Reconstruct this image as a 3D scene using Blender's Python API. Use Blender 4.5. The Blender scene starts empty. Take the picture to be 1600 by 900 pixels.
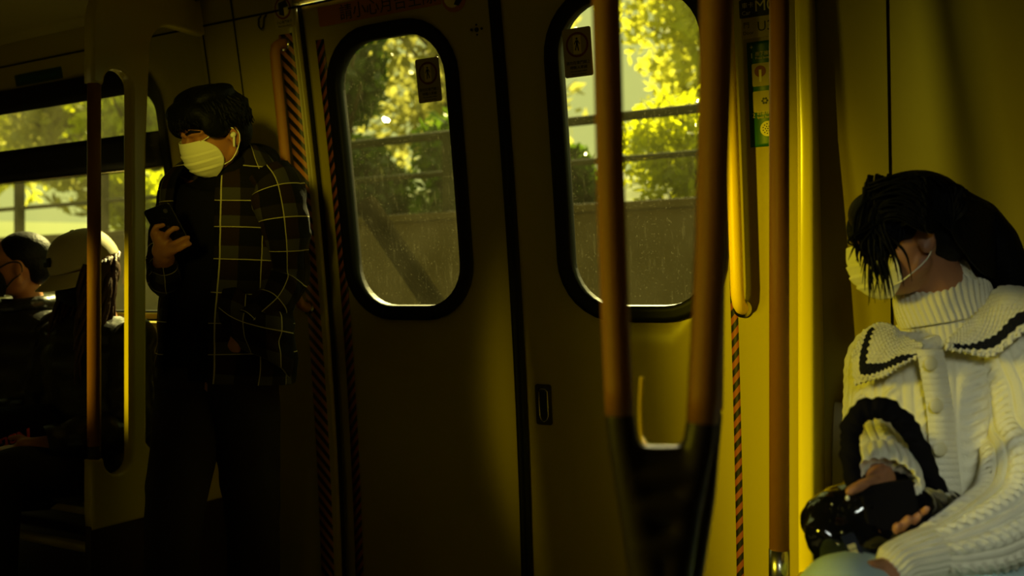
import bpy, bmesh, math, random
import numpy as np
from mathutils import Vector, Matrix

S = bpy.context.scene
COL = S.collection
R = math.radians

# ------------------------------------------------------------------ camera
F = 1400.0                      # focal length in pixels of the 1600 px frame
YAW = R(28.3)
SA, CA = math.sin(YAW), math.cos(YAW)
CAM = Vector((0.0, -2.37, 1.10))
HY = 475.0
cd = bpy.data.cameras.new('camera')
cam = bpy.data.objects.new('camera', cd)
COL.objects.link(cam)
cd.sensor_width = 36.0
cd.lens = 36.0 * F / 1600.0
cd.shift_y = 25.0 / 1600.0
cd.clip_start = 0.05
cd.clip_end = 200
cam.location = CAM
cam.rotation_euler = (R(90), 0, YAW)
cd.dof.use_dof = True
cd.dof.focus_distance = 2.3
cd.dof.aperture_fstop = 2.4
S.camera = cam

# ------------------------------------------------------------------ world, sun, added lamps, exposure
w = bpy.data.worlds.new('sky')
S.world = w
w.use_nodes = True
bg = w.node_tree.nodes['Background']
bg.inputs[0].default_value = (0.74, 0.78, 0.26, 1)
bg.inputs[1].default_value = 0.85

def lamp(name, kind, loc, direction, energy, color, **kw):
    l = bpy.data.lights.new(name, kind)
    l.energy = energy
    l.color = color
    for k, v in kw.items():
        setattr(l, k, v)
    o = bpy.data.objects.new(name, l)
    COL.objects.link(o)
    o.location = loc
    o.rotation_euler = Vector(direction).to_track_quat('-Z', 'Y').to_euler()
    return o

lamp('sun', 'SUN', (-3, 6, 8), (0.22, -0.66, -0.60), 23.0, (1.0, 0.86, 0.36), angle=R(2))
# added spots through unseen slits, brightening the screen slabs and the right rail
lamp('added_spot_right_slab', 'SPOT', (-2.65, -4.5, 1.75), (2.16, 4.35, -0.98), 880.0, (1.0, 0.78, 0.004), spot_size=R(22), spot_blend=.6, shadow_soft_size=0.10)
lamp('added_spot_left_slab', 'SPOT', (-3.20, -4.6, 1.80), (0.80, 4.14, -0.80), 900.0, (1.0, 0.78, 0.004), spot_size=R(8.5), spot_blend=.8, shadow_soft_size=0.03)
# added area lamps outside unseen openings, aimed at the woman and the man's face
lamp('added_fill_woman_left', 'AREA', (-2.75, -3.25, 1.60), (2.58, 2.55, -0.80), 3.4, (1.0, 0.83, 0.03), shape='RECTANGLE', size=0.6, size_y=0.75, spread=R(34))
lamp('added_fill_man_face', 'AREA', (-.36, -3.10, 1.62), (-1.62, 2.6, -0.08), .37, (1.0, 0.83, 0.06), shape='RECTANGLE', size=0.4, size_y=0.5, spread=R(12))
lamp('added_fill_woman_right', 'AREA', (0.45, -3.10, 1.70), (-0.30, 2.50, -0.95), .65, (0.92, 1.0, 0.86), shape='RECTANGLE', size=0.5, size_y=0.6, spread=R(24))

S.view_settings.view_transform = 'Standard'
S.view_settings.look = 'None'
S.view_settings.gamma = 1.0
S.view_settings.exposure = 0.0
S.view_settings.use_curve_mapping = False
S.cycles.max_bounces = 8
S.cycles.transparent_max_bounces = 16

# ------------------------------------------------------------------ coordinates
def P(px, py, d):
    lat = (px - 800.0) / F * d
    up = (HY - py) / F * d
    return Vector((CA * lat - SA * d, CAM.y + SA * lat + CA * d, CAM.z + up))

RGT = Vector((CA, SA, 0)); FWD = Vector((-SA, CA, 0)); UP = Vector((0, 0, 1))
def cv(r, u, f):
    return RGT * r + UP * u + FWD * f

def prof(z):
    t = z - 1.1
    return -.119 * t - .041 * t * t

def on_y(px, py, y):
    """point seen at px,py lying in the plane Y=y"""
    dy = y - CAM.y; r = (px - 800) / F
    X = (r * CA - SA) * dy / (CA + r * SA)
    d = -SA * X + CA * dy
    return Vector((X, y, CAM.z + (HY - py) * d / F))

# ------------------------------------------------------------------ object helpers
def tag(o, label=None, cat=None, group=None, kind=None):
    if label: o['label'] = label
    if cat: o['category'] = cat
    if group: o['group'] = group
    if kind: o['kind'] = kind
    return o

def empty(name, loc=(0, 0, 0), label=None, cat=None, group=None, kind=None):
    o = bpy.data.objects.new(name, None)
    o.empty_display_size = .05
    COL.objects.link(o)
    o.location = loc
    return tag(o, label, cat, group, kind)

def setp(o, parent):
    if parent is not None:
        o.parent = parent
        m = Matrix.Translation(parent.location) if parent.parent is None else Matrix.Identity(4)
        o.matrix_parent_inverse = m.inverted()

def mobj(name, verts, faces, mat, parent=None, smooth=True, uv=None, mats=None, fmat=None):
    me = bpy.data.meshes.new(name)
    me.from_pydata([tuple(v) for v in verts], [], faces)
    if uv is not None:
        lay = me.uv_layers.new(name='UVMap')
        idx = np.empty(len(me.loops), dtype=np.int32)
        me.loops.foreach_get('vertex_index', idx)
        u = np.asarray(uv, dtype=np.float32)[idx]
        lay.data.foreach_set('uv', u.ravel())
    if mats:
        for m in mats: me.materials.append(m)
        me.polygons.foreach_set('material_index', fmat)
    else:
        me.materials.append(mat)
    if smooth:
        me.polygons.foreach_set('use_smooth', [True] * len(me.polygons))
    me.update()
    o = bpy.data.objects.new(name, me)
    COL.objects.link(o)
    setp(o, parent)
    return o

class MB:
    """collects shapes for ONE mesh object"""
    def __init__(s): s.v = []; s.f = []
    def add(s, vs, fs):
        n = len(s.v); s.v += [tuple(v) for v in vs]; s.f += [tuple(i + n for i in f) for f in fs]
    def box(s, x0, x1, y0, y1, z0, z1):
        s.add([(x0,y0,z0),(x1,y0,z0),(x1,y1,z0),(x0,y1,z0),(x0,y0,z1),(x1,y0,z1),(x1,y1,z1),(x0,y1,z1)],
              [(0,3,2,1),(4,5,6,7),(0,1,5,4),(1,2,6,5),(2,3,7,6),(3,0,4,7)])
    def tube(s, pts, rad, seg=16, cap=True):
        pts = [Vector(p) for p in pts]
        n = len(pts)
        if not hasattr(rad, '__len__'): rad = [rad] * n
        vs = []; prev = None
        for i, p in enumerate(pts):
            t = (pts[min(i+1, n-1)] - pts[max(i-1, 0)]).normalized()
            if prev is None:
                a = Vector((0,0,1)) if abs(t.z) < .9 else Vector((1,0,0))
                s1 = t.cross(a).normalized()
            else:
                s1 = (prev - t * prev.dot(t)).normalized()
            prev = s1; s2 = t.cross(s1)
            for k in range(seg):
                an = 2 * math.pi * k / seg
                vs.append(p + (s1 * math.cos(an) + s2 * math.sin(an)) * rad[i])
        fs = []
        for i in range(n - 1):
            for k in range(seg):
                k2 = (k + 1) % seg
                fs.append((i*seg+k, i*seg+k2, (i+1)*seg+k2, (i+1)*seg+k))
        if cap:
            fs.append(tuple(range(seg))[::-1]); fs.append(tuple((n-1)*seg + k for k in range(seg)))
        s.add(vs, fs)
    def capsule(s, p0, r0, p1, r1, seg=18):
        p0 = Vector(p0); p1 = Vector(p1); t = (p1 - p0)
        L = t.length; t = t / L if L > 1e-9 else Vector((0,0,1))
        pts = []; rr = []
        for k in range(5):
            an = math.pi / 2 * (k + .35) / 5.0
            pts.append(p0 - t * r0 * math.cos(an)); rr.append(r0 * math.sin(an))
        pts.append(p0); rr.append(r0); pts.append(p1); rr.append(r1)
        for k in range(4, -1, -1):
            an = math.pi / 2 * (k + .35) / 5.0
            pts.append(p1 + t * r1 * math.cos(an)); rr.append(r1 * math.sin(an))
        s.tube(pts, rr, seg)
    def ell(s, c, ax, ay, az, seg=24, rings=16):
        """ellipsoid, ax ay az = half-axis vectors"""
        c = Vector(c); vs = []
        for i in range(rings + 1):
            th = math.pi * (i if 0 < i < rings else (.02 if i == 0 else rings - .02)) / rings
            for k in range(seg):
                an = 2 * math.pi * k / seg
                vs.append(c + ax * math.sin(th) * math.cos(an) + ay * math.sin(th) * math.sin(an) + az * math.cos(th))
        fs = []
        for i in range(rings):
            for k in range(seg):
                k2 = (k + 1) % seg
                fs.append((i*seg+k, (i+1)*seg+k, (i+1)*seg+k2, i*seg+k2))
        fs.append(tuple(range(seg))); fs.append(tuple(rings*seg + k for k in range(seg))[::-1])
        s.add(vs, fs)
    def chain(s, pts, seg=18):
        for (a, ra), (b, rb) in zip(pts[:-1], pts[1:]): s.capsule(a, ra, b, rb, seg)
    def prism(s, poly, fn, t0, t1):
        """extrude 2D outline: fn(u,v,t) -> point"""
        n = len(poly)
        s.add([fn(u, v, t0) for u, v in poly] + [fn(u, v, t1) for u, v in poly],
              [tuple(range(n)), tuple(range(n, 2*n))[::-1]] + [(i, i+n, (i+1) % n + n, (i+1) % n) for i in range(n)])
    def build(s, name, mat, parent=None, smooth=False, bevel=0, voxel=0, sm=4, subd=0):
        o = mobj(name, s.v, s.f, mat, parent, smooth or voxel > 0)
        bm = bmesh.new(); bm.from_mesh(o.data); bmesh.ops.recalc_face_normals(bm, faces=bm.faces); bm.to_mesh(o.data); bm.free()
        if voxel:
            m = o.modifiers.new('union', 'REMESH'); m.mode = 'VOXEL'; m.voxel_size = voxel; m.use_smooth_shade = True
            if sm:
                m = o.modifiers.new('smooth', 'SMOOTH'); m.factor = .5; m.iterations = sm
        if bevel:
            m = o.modifiers.new('bevel', 'BEVEL'); m.width = bevel; m.segments = 3; m.limit_method = 'ANGLE'; m.angle_limit = R(40)
            if smooth:
                pass
        if subd:
            m = o.modifiers.new('subd', 'SUBSURF'); m.levels = subd; m.render_levels = subd
        return o

def add_solid(o, th, offset=-1):
    m = o.modifiers.new('thick', 'SOLIDIFY'); m.thickness = th; m.offset = offset
    return o

def disp_noise(o, strength, scale, typ='CLOUDS', mid=.5, coords='GLOBAL'):
    t = bpy.data.textures.new(o.name + '_noise', typ); t.noise_scale = scale
    m = o.modifiers.new('folds', 'DISPLACE'); m.texture = t; m.strength = strength; m.mid_level = mid; m.texture_coords = coords
    return o

def catmull(arr, sub):
    """arr (n,k) -> interpolated"""
    a = np.asarray(arr, float); n = len(a)
    p = np.vstack([2*a[0]-a[1], a, 2*a[-1]-a[-2]])
    out = []
    for i in range(n - 1):
        p0, p1, p2, p3 = p[i], p[i+1], p[i+2], p[i+3]
        for s in range(sub):
            t = s / sub
            out.append(.5*((2*p1)+(-p0+p2)*t+(2*p0-5*p1+4*p2-p3)*t*t+(-p0+3*p1-3*p2+p3)*t**3))
    out.append(a[-1])
    return np.array(out)

def loft(name, mat, parent, rings, seg=48, sub=8, disp=None, arc=(0, 1), caps=(False, False), pw=2.0, thick=0):
    """rings: (center, a, b, side vector); a along side, b along cross(tangent, side). UV in metres"""
    data = []
    for c, a, b, s in rings:
        data.append(list(c) + [a, b] + list(Vector(s).normalized()))
    D = catmull(data, sub)
    C = D[:, :3]; A = D[:, 3]; B = D[:, 4]; SV = D[:, 5:8]
    n = len(D)
    T = np.gradient(C, axis=0); T /= np.linalg.norm(T, axis=1)[:, None]
    SV = SV - T * np.sum(SV*T, axis=1)[:, None]; SV /= np.linalg.norm(SV, axis=1)[:, None]
    BV = np.cross(T, SV)
    L = np.concatenate([[0], np.cumsum(np.linalg.norm(np.diff(C, axis=0), axis=1))])
    full = abs(arc[1] - arc[0]) >= 1
    m = seg if full else seg + 1
    th = 2*np.pi*(arc[0] + (arc[1]-arc[0]) * np.arange(m) / seg)
    ct, st = np.cos(th), np.sin(th)
    e = 2.0 / pw
    cx = np.sign(ct)*np.abs(ct)**e; sy = np.sign(st)*np.abs(st)**e
    circ = 2*np.pi*np.sqrt((A.mean()**2 + B.mean()**2)/2)
    U = np.tile(th/(2*np.pi)*circ, (n, 1)); V = np.tile(L[:, None], (1, m))
    off = disp(U, V, np.tile(th/(2*np.pi), (n, 1)), np.tile(np.linspace(0, 1, n)[:, None], (1, m))) if disp else np.zeros((n, m))
    X = C[:, None, :] + SV[:, None, :]*(A[:, None]*cx[None, :])[..., None] + BV[:, None, :]*(B[:, None]*sy[None, :])[..., None]
    N = SV[:, None, :]*(cx[None, :]/np.maximum(A, 1e-4)[:, None])[..., None] + BV[:, None, :]*(sy[None, :]/np.maximum(B, 1e-4)[:, None])[..., None]
    N /= np.linalg.norm(N, axis=2)[..., None] + 1e-9
    X = X + N*off[..., None]
    verts = X.reshape(-1, 3).tolist()
    faces = []
    for i in range(n-1):
        for k in range(m if full else m-1):
            k2 = (k+1) % m
            faces.append((i*m+k, i*m+k2, (i+1)*m+k2, (i+1)*m+k))
    if caps[0]: faces.append(tuple(range(m))[::-1])
    if caps[1]: faces.append(tuple((n-1)*m+k for k in range(m)))
    uv = np.stack([U.ravel(), V.ravel()], axis=1)
    o = mobj(name, verts, faces, mat, parent, True, uv)
    if thick: add_solid(o, thick, -1)
    return o

def patch(name, mat, parent, grid, sub=8, disp=None, thick=.004, off=-1, uvs=(1, 1)):
    """grid[row][col] control points -> smooth sheet with thickness, UV 0..1"""
    G = np.array([[list(p) for p in row] for row in grid], float)
    r, c = G.shape[:2]
    A = np.array([catmull(G[i], sub) for i in range(r)])
    Bm = np.array([catmull(A[:, j], sub) for j in range(A.shape[1])])
    X = Bm.transpose(1, 0, 2); n, m = X.shape[:2]
    U, V = np.meshgrid(np.linspace(0, 1, m), np.linspace(0, 1, n))
    if disp:
        du = np.gradient(X, axis=1); dv = np.gradient(X, axis=0)
        N = np.cross(du, dv); N /= np.linalg.norm(N, axis=2)[..., None] + 1e-9
        X = X + N*disp(U, V)[..., None]
    faces = [(i*m+k, i*m+k+1, (i+1)*m+k+1, (i+1)*m+k) for i in range(n-1) for k in range(m-1)]
    o = mobj(name, X.reshape(-1, 3).tolist(), faces, mat, parent, True, np.stack([U.ravel()*uvs[0], V.ravel()*uvs[1]], axis=1))
    if thick: add_solid(o, thick, off)
    return o

def vnoise(x, y, seed=0):
    """smooth value noise, numpy"""
    rs = np.random.RandomState(seed); T = rs.rand(64, 64)
    xi = np.floor(x).astype(int); yi = np.floor(y).astype(int); fx = x-xi; fy = y-yi
    fx = fx*fx*(3-2*fx); fy = fy*fy*(3-2*fy)
    g = lambda a, b: T[a % 64, b % 64]
    return (g(xi, yi)*(1-fx)+g(xi+1, yi)*fx)*(1-fy)+(g(xi, yi+1)*(1-fx)+g(xi+1, yi+1)*fx)*fy

# ------------------------------------------------------------------ materials
def mat(name, col, rough=.5, metal=0, spec=.5, coat=0, bump=None, sheen=0, sss=0, trans=0):
    m = bpy.data.materials.new(name); m.use_nodes = True
    b = m.node_tree.nodes['Principled BSDF']; N = m.node_tree.nodes; Lk = m.node_tree.links
    b.inputs['Base Color'].default_value = (*col, 1)
    b.inputs['Roughness'].default_value = rough
    b.inputs['Metallic'].default_value = metal
    b.inputs['Specular IOR Level'].default_value = spec
    b.inputs['Coat Weight'].default_value = coat
    b.inputs['Sheen Weight'].default_value = sheen
    if sss:
        b.inputs['Subsurface Weight'].default_value = sss
        b.inputs['Subsurface Radius'].default_value = (.02, .008, .003)
    # every surface gets a faint procedural variation
    tc = N.new('ShaderNodeTexCoord'); nz = N.new('ShaderNodeTexNoise')
    sc, st = bump if bump else (60, .03)
    nz.inputs['Scale'].default_value = sc; nz.inputs['Detail'].default_value = 4
    Lk.new(tc.outputs['Object'], nz.inputs['Vector'])
    bp = N.new('ShaderNodeBump'); bp.inputs['Strength'].default_value = st; bp.inputs['Distance'].default_value = .01
    Lk.new(nz.outputs['Fac'], bp.inputs['Height']); Lk.new(bp.outputs['Normal'], b.inputs['Normal'])
    return m

class G:
    """tiny node-maths helper"""
    def __init__(s, m): s.nt = m.node_tree; s.N = s.nt.nodes; s.L = s.nt.links; s.b = s.N.get('Principled BSDF')
    def m(s, op, a, b=0, c=0):
        n = s.N.new('ShaderNodeMath'); n.operation = op
        for i, v in enumerate((a, b, c)):
            if isinstance(v, (int, float)): n.inputs[i].default_value = v
            else: s.L.new(v, n.inputs[i])
        return n.outputs[0]
    def uv(s):
        t = s.N.new('ShaderNodeTexCoord'); x = s.N.new('ShaderNodeSeparateXYZ'); s.L.new(t.outputs['UV'], x.inputs[0])
        return x.outputs[0], x.outputs[1]
    def obj(s):
        t = s.N.new('ShaderNodeTexCoord'); x = s.N.new('ShaderNodeSeparateXYZ'); s.L.new(t.outputs['Object'], x.inputs[0])
        return x.outputs[0], x.outputs[1], x.outputs[2]
    def noise(s, scale, detail=3, coord='Object'):
        t = s.N.new('ShaderNodeTexCoord'); n = s.N.new('ShaderNodeTexNoise'); n.inputs['Scale'].default_value = scale; n.inputs['Detail'].default_value = detail
        s.L.new(t.outputs[coord], n.inputs['Vector']); return n.outputs['Fac']
    def mix(s, fac, a, b):
        n = s.N.new('ShaderNodeMix'); n.data_type = 'RGBA'
        if isinstance(fac, (int, float)): n.inputs[0].default_value = fac
        else: s.L.new(fac, n.inputs[0])
        for i, v in ((6, a), (7, b)):
            if isinstance(v, tuple): n.inputs[i].default_value = (*v, 1)
            else: s.L.new(v, n.inputs[i])
        return n.outputs[2]
    def color(s, c): s.L.new(c, s.b.inputs['Base Color'])

M = {}
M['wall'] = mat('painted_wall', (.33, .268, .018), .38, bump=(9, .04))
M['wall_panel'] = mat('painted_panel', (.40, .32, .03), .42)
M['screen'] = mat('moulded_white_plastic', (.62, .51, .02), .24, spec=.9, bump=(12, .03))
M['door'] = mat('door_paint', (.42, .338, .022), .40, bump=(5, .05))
M['ceiling'] = mat('ceiling_panel', (.22, .18, .02), .5)
M['floor'] = mat('floor_vinyl', (.03, .027, .018), .6)
M['rubber'] = mat('black_rubber', (.004, .004, .004), .55, spec=.25)
M['dark'] = mat('dark_gap', (.01, .009, .005), .8, spec=.1)
M['orange'] = mat('orange_grip_pole', (.36, .145, .008), .42, bump=(900, .25))
M['yellow'] = mat('yellow_rail', (.95, .66, .01), .30, bump=(900, .15))
M['steel'] = mat('brushed_steel', (.55, .52, .42), .25, 1)
M['sleeve'] = mat('dark_brown_sleeve', (.02, .012, .005), .5)
M['pocket'] = mat('dark_brown_pocket', (.035, .022, .008), .35)
M['seat'] = mat('seat_steel', (.30, .28, .14), .35, .6)
M['leather'] = mat('black_patent', (.004, .004, .005), .08, coat=.6)
M['blackcloth'] = mat('black_cloth', (.006, .005, .005), .9, spec=.1, bump=(300, .2))
M['navy'] = mat('navy_strap', (.006, .01, .03), .5)
M['skin'] = mat('skin', (.42, .17, .06), .5, sss=.05, bump=(120, .05))
M['skinw'] = mat('skin_woman', (.40, .18, .08), .5, sss=.05, bump=(120, .05))
M['hair'] = mat('black_hair', (.003, .0028, .0024), .6, spec=.15, bump=(90, .3))
M['brownhair'] = mat('brown_hair', (.06, .022, .005), .45, bump=(90, .3))
M['maskc'] = mat('mask_fabric', (.93, .90, .66), .8, bump=(400, .08))
M['blackmask'] = mat('black_mask', (.004, .004, .004), .8)
M['trouser'] = mat('dark_trousers', (.020, .015, .008), .85, spec=.15, bump=(200, .2))
M['jean'] = mat('pale_denim', (.62, .82, .80), .8, bump=(300, .2))
M['phone'] = mat('phone_glass', (.006, .006, .008), .12)
M['cap'] = mat('cream_cap', (.66, .60, .34), .8, bump=(300, .1))
M['knitplain'] = mat('cream_yarn', (.72, .68, .48), .85, bump=(350, .35))
M['white'] = mat('white_plastic', (.85, .83, .7), .3)
M['paper'] = mat('sticker_beige', (.38, .30, .07), .5)
M['stred'] = mat('sticker_red', (.16, .012, .008), .5)
M['styel'] = mat('sticker_yellow', (.75, .62, .08), .5)
M['stblk'] = mat('sticker_black', (.004, .004, .004), .5)
M['storg'] = mat('sticker_orange', (.40, .13, .02), .5)
M['green'] = mat('sign_green', (.008, .085, .035), .45)
M['darkgreen'] = mat('sign_dark_green', (.006, .03, .015), .45)
M['ink'] = mat('ink_white', (.62, .55, .25), .5)
M['inkdark'] = mat('ink_dark', (.02, .016, .004), .5)
M['concrete'] = mat('stained_concrete', (.050, .040, .017), .9, bump=(6, .4))
M['railpaint'] = mat('dark_green_paint', (.025, .03, .012), .95, spec=.1)
M['bark'] = mat('bark', (.05, .04, .015), .9, bump=(20, .5))
M['hill'] = mat('hillside', (.09, .12, .02), .9)
M['redprint'] = mat('red_print', (.95, .09, .05), .6)

def hazard(name, c1, c2, k, per):
    m = mat(name, c1, .5); g = G(m); u, v = g.uv()
    s = g.m('FRACT', g.m('DIVIDE', g.m('ADD', v, g.m('MULTIPLY', u, k)), per))
    g.color(g.mix(g.m('GREATER_THAN', s, .5), c1, c2)); return m
M['haz1'] = hazard('hazard_orange_black', (.42, .15, .02), (.006, .005, .004), 1.0, .040)
M['haz2'] = hazard('hazard_red_black', (.28, .07, .02), (.006, .005, .004), -1.3, .040)

def plaid():
    m = mat('plaid_flannel', (.01, .01, .01), .9, spec=.1, bump=(400, .25)); g = G(m); u, v = g.uv()
    def bands(x, ph):
        f = g.m('FRACT', g.m('ADD', g.m('DIVIDE', x, .088), ph))
        line = g.m('LESS_THAN', f, .026)
        band = g.m('GREATER_THAN', f, .62)
        return line, band
    lu, bu = bands(u, .1); lv, bv = bands(v, .3)
    both = g.m('MULTIPLY', bu, bv)
    base = g.mix(bu, (.006, .005, .004), (.022, .012, .006))
    base = g.mix(g.m('MULTIPLY', bv, .55), base, (.024, .018, .008))
    base = g.mix(both, base, (.055, .050, .032))
    base = g.mix(g.m('MULTIPLY', g.m('MAXIMUM', lu, lv), .9), base, (.55, .50, .24))
    g.color(base); return m
M['plaid'] = plaid()

def glassm(name, dirt, haze, tint):
    m = bpy.data.materials.new(name); m.use_nodes = True
    g = G(m); N = g.N; L = g.L; out = N['Material Output']
    N.remove(g.b)
    tr = N.new('ShaderNodeBsdfTransparent'); tr.inputs[0].default_value = (*tint, 1)
    tl = N.new('ShaderNodeBsdfTranslucent'); tl.inputs[0].default_value = (.85, .80, .38, 1)
    df = N.new('ShaderNodeBsdfDiffuse'); df.inputs[0].default_value = (.30, .27, .10, 1)
    ad = N.new('ShaderNodeMixShader'); ad.inputs[0].default_value = .3
    L.new(tl.outputs[0], ad.inputs[1]); L.new(df.outputs[0], ad.inputs[2])
    big = g.noise(7, 5); sm = g.noise(160, 2)
    # vertical dried streaks, small specks
    t = N.new('ShaderNodeTexCoord'); mp = N.new('ShaderNodeMapping'); mp.inputs['Scale'].default_value = (90, 90, 7)
    L.new(t.outputs['Object'], mp.inputs[0]); nz = N.new('ShaderNodeTexNoise'); nz.inputs['Scale'].default_value = 1; nz.inputs['Detail'].default_value = 3
    L.new(mp.outputs[0], nz.inputs['Vector'])
    speck = g.m('MULTIPLY', g.m('SUBTRACT', sm, .62, 0), 6); speck = g.m('MAXIMUM', speck, 0)
    streak = g.m('MAXIMUM', g.m('MULTIPLY', g.m('SUBTRACT', nz.outputs['Fac'], .6), 2.0), 0)
    tot = g.m('ADD', g.m('MULTIPLY', big, haze), g.m('MULTIPLY', g.m('ADD', speck, streak), dirt))
    fac = g.m('MINIMUM', tot, .9)
    mx = N.new('ShaderNodeMixShader'); L.new(fac, mx.inputs[0]); L.new(tr.outputs[0], mx.inputs[1]); L.new(ad.outputs[0], mx.inputs[2])
    gl = N.new('ShaderNodeBsdfGlossy'); gl.inputs['Roughness'].default_value = .03; gl.inputs[0].default_value = (1, 1, 1, 1)
    fr = N.new('ShaderNodeFresnel'); fr.inputs[0].default_value = 1.45
    m2 = N.new('ShaderNodeMixShader'); L.new(g.m('MULTIPLY', fr.outputs[0], .6), m2.inputs[0]); L.new(mx.outputs[0], m2.inputs[1]); L.new(gl.outputs[0], m2.inputs[2])
    L.new(m2.outputs[0], out.inputs[0]); return m
M['glass'] = glassm('dirty_window_glass', .035, .016, (.86, .88, .72))
M['glass2'] = glassm('side_window_glass', .015, .035, (.90, .92, .72))

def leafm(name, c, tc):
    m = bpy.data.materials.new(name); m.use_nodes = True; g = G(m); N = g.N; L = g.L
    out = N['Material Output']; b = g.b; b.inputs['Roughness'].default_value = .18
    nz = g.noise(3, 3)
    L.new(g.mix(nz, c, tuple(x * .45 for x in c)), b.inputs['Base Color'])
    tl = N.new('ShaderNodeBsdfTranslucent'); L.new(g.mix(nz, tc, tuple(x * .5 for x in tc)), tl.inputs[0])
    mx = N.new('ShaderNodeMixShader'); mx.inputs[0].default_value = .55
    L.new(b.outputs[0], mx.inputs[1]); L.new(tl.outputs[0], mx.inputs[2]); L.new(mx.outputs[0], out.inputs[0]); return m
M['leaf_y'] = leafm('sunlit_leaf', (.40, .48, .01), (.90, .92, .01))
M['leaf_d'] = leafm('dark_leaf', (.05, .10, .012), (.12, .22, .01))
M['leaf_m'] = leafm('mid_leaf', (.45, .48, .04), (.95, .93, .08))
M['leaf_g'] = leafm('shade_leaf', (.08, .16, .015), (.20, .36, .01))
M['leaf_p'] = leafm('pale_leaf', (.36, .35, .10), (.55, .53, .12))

def text(name, body, mt, parent, origin, xd, yd, size, align='LEFT', ext=.0003, shear=0):
    cu = bpy.data.curves.new(name, 'FONT'); cu.body = body; cu.size = size; cu.align_x = align; cu.extrude = ext; cu.shear = shear; cu.resolution_u = 3
    o = bpy.data.objects.new(name + '_tmp', cu); COL.objects.link(o)
    dg = bpy.context.evaluated_depsgraph_get(); dg.update()
    me = bpy.data.meshes.new_from_object(o.evaluated_get(dg))
    bpy.data.objects.remove(o)
    xd = Vector(xd).normalized(); yd = Vector(yd).normalized(); zd = xd.cross(yd)
    mtx = Matrix((xd, yd, zd)).transposed().to_4x4(); mtx.translation = Vector(origin)
    me.transform(mtx); me.materials.clear(); me.materials.append(mt)
    r = bpy.data.objects.new(name, me); COL.objects.link(r); setp(r, parent); return r

def knit():
    m = mat('cream_knit', (.72, .68, .48), .88, spec=.2, bump=(350, .3)); return m
M['knit'] = knit()
M['buttonc'] = mat('cream_button', (.66, .60, .34), .45)
M['shell'] = mat('black_nylon_shell', (.012, .011, .010), .32, bump=(25, .5))
def collar(name, side):
    m = mat(name, (.72, .68, .48), .88, spec=.2, bump=(350, .3)); g = G(m); u, v = g.uv()
    def win(x, a, b): return g.m('MULTIPLY', g.m('GREATER_THAN', x, a), g.m('LESS_THAN', x, b))
    if side == 'l':
        s = g.m('MAXIMUM', g.m('MULTIPLY', win(v, .66, .86), g.m('GREATER_THAN', u, .13)), g.m('MULTIPLY', win(u, .13, .24), win(v, .1, .86)))
    else:
        s = g.m('MULTIPLY', win(v, .64, .84), g.m('GREATER_THAN', u, .06))
    g.color(g.mix(s, (.72, .68, .48), (.008, .008, .012))); return m
M['collar_l'] = collar('striped_collar_left', 'l'); M['collar_r'] = collar('striped_collar_right', 'r')

M['dark0'] = mat('shadow_black', (.006, .005, .002), 1.0, spec=0)  # flat black for the bar that stands in for a shadow

M['slab'] = mat('screen_plastic_lit', (.86, .70, .012), .24, spec=.9, bump=(12, .03))  # copy of the screen plastic, the lit slab's brightness raised in its colour
# ================================================================== THE SETTING: car body
def bent(X, z, off=0.0):
    return Vector((X, prof(z) + off, z))

def rrect(x0, x1, z0, z1, r, n=8):
    pts = []
    for cx, cz, a0 in ((x1-r, z1-r, 0), (x0+r, z1-r, 90), (x0+r, z0+r, 180), (x1-r, z0+r, 270)):
        for k in range(n+1):
            a = R(a0 + 90*k/n); pts.append((cx + r*math.cos(a), cz + r*math.sin(a)))
    return pts

def resample(poly, step=.04):
    out = []
    n = len(poly)
    for i in range(n):
        a = poly[i]; b = poly[(i+1) % n]; L = math.hypot(b[0]-a[0], b[1]-a[1]); k = max(1, int(L/step))
        for j in range(k): out.append((a[0]+(b[0]-a[0])*j/k, a[1]+(b[1]-a[1])*j/k))
    return out

def ring_mesh(inner, outer, off, rad=3):
    """band between two outlines (same point count) on the curved wall"""
    n = len(inner); vs = []
    for k in range(rad+1):
        t = k/rad
        for (a, b) in zip(inner, outer):
            vs.append(bent(a[0]+(b[0]-a[0])*t, a[1]+(b[1]-a[1])*t, off))
    fs = [(k*n+i, k*n+(i+1) % n, (k+1)*n+(i+1) % n, (k+1)*n+i) for k in range(rad) for i in range(n)]
    return vs, fs

def to_rect(poly, x0, x1, z0, z1):
    """project outline points radially onto a rectangle, keeping its corners"""
    cx = (min(p[0] for p in poly)+max(p[0] for p in poly))/2; cz = (min(p[1] for p in poly)+max(p[1] for p in poly))/2
    out = []
    for (a, b) in poly:
        dx, dz = a-cx, b-cz
        t = min([(x1-cx)/dx if dx > 1e-9 else 1e9, (x0-cx)/dx if dx < -1e-9 else 1e9, (z1-cz)/dz if dz > 1e-9 else 1e9, (z0-cz)/dz if dz < -1e-9 else 1e9])
        out.append([cx+dx*t, cz+dz*t])
    for (X, Z) in ((x0, z0), (x0, z1), (x1, z0), (x1, z1)):
        i = min(range(len(out)), key=lambda i: (out[i][0]-X)**2+(out[i][1]-Z)**2); out[i] = [X, Z]
    return out

def sheet(x0, x1, z0, z1, off, nz=24, nx=2):
    vs = [bent(x0+(x1-x0)*i/nx, z0+(z1-z0)*k/nz, off) for k in range(nz+1) for i in range(nx+1)]
    fs = [(k*(nx+1)+i, k*(nx+1)+i+1, (k+1)*(nx+1)+i+1, (k+1)*(nx+1)+i) for k in range(nz) for i in range(nx)]
    return vs, fs

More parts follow.
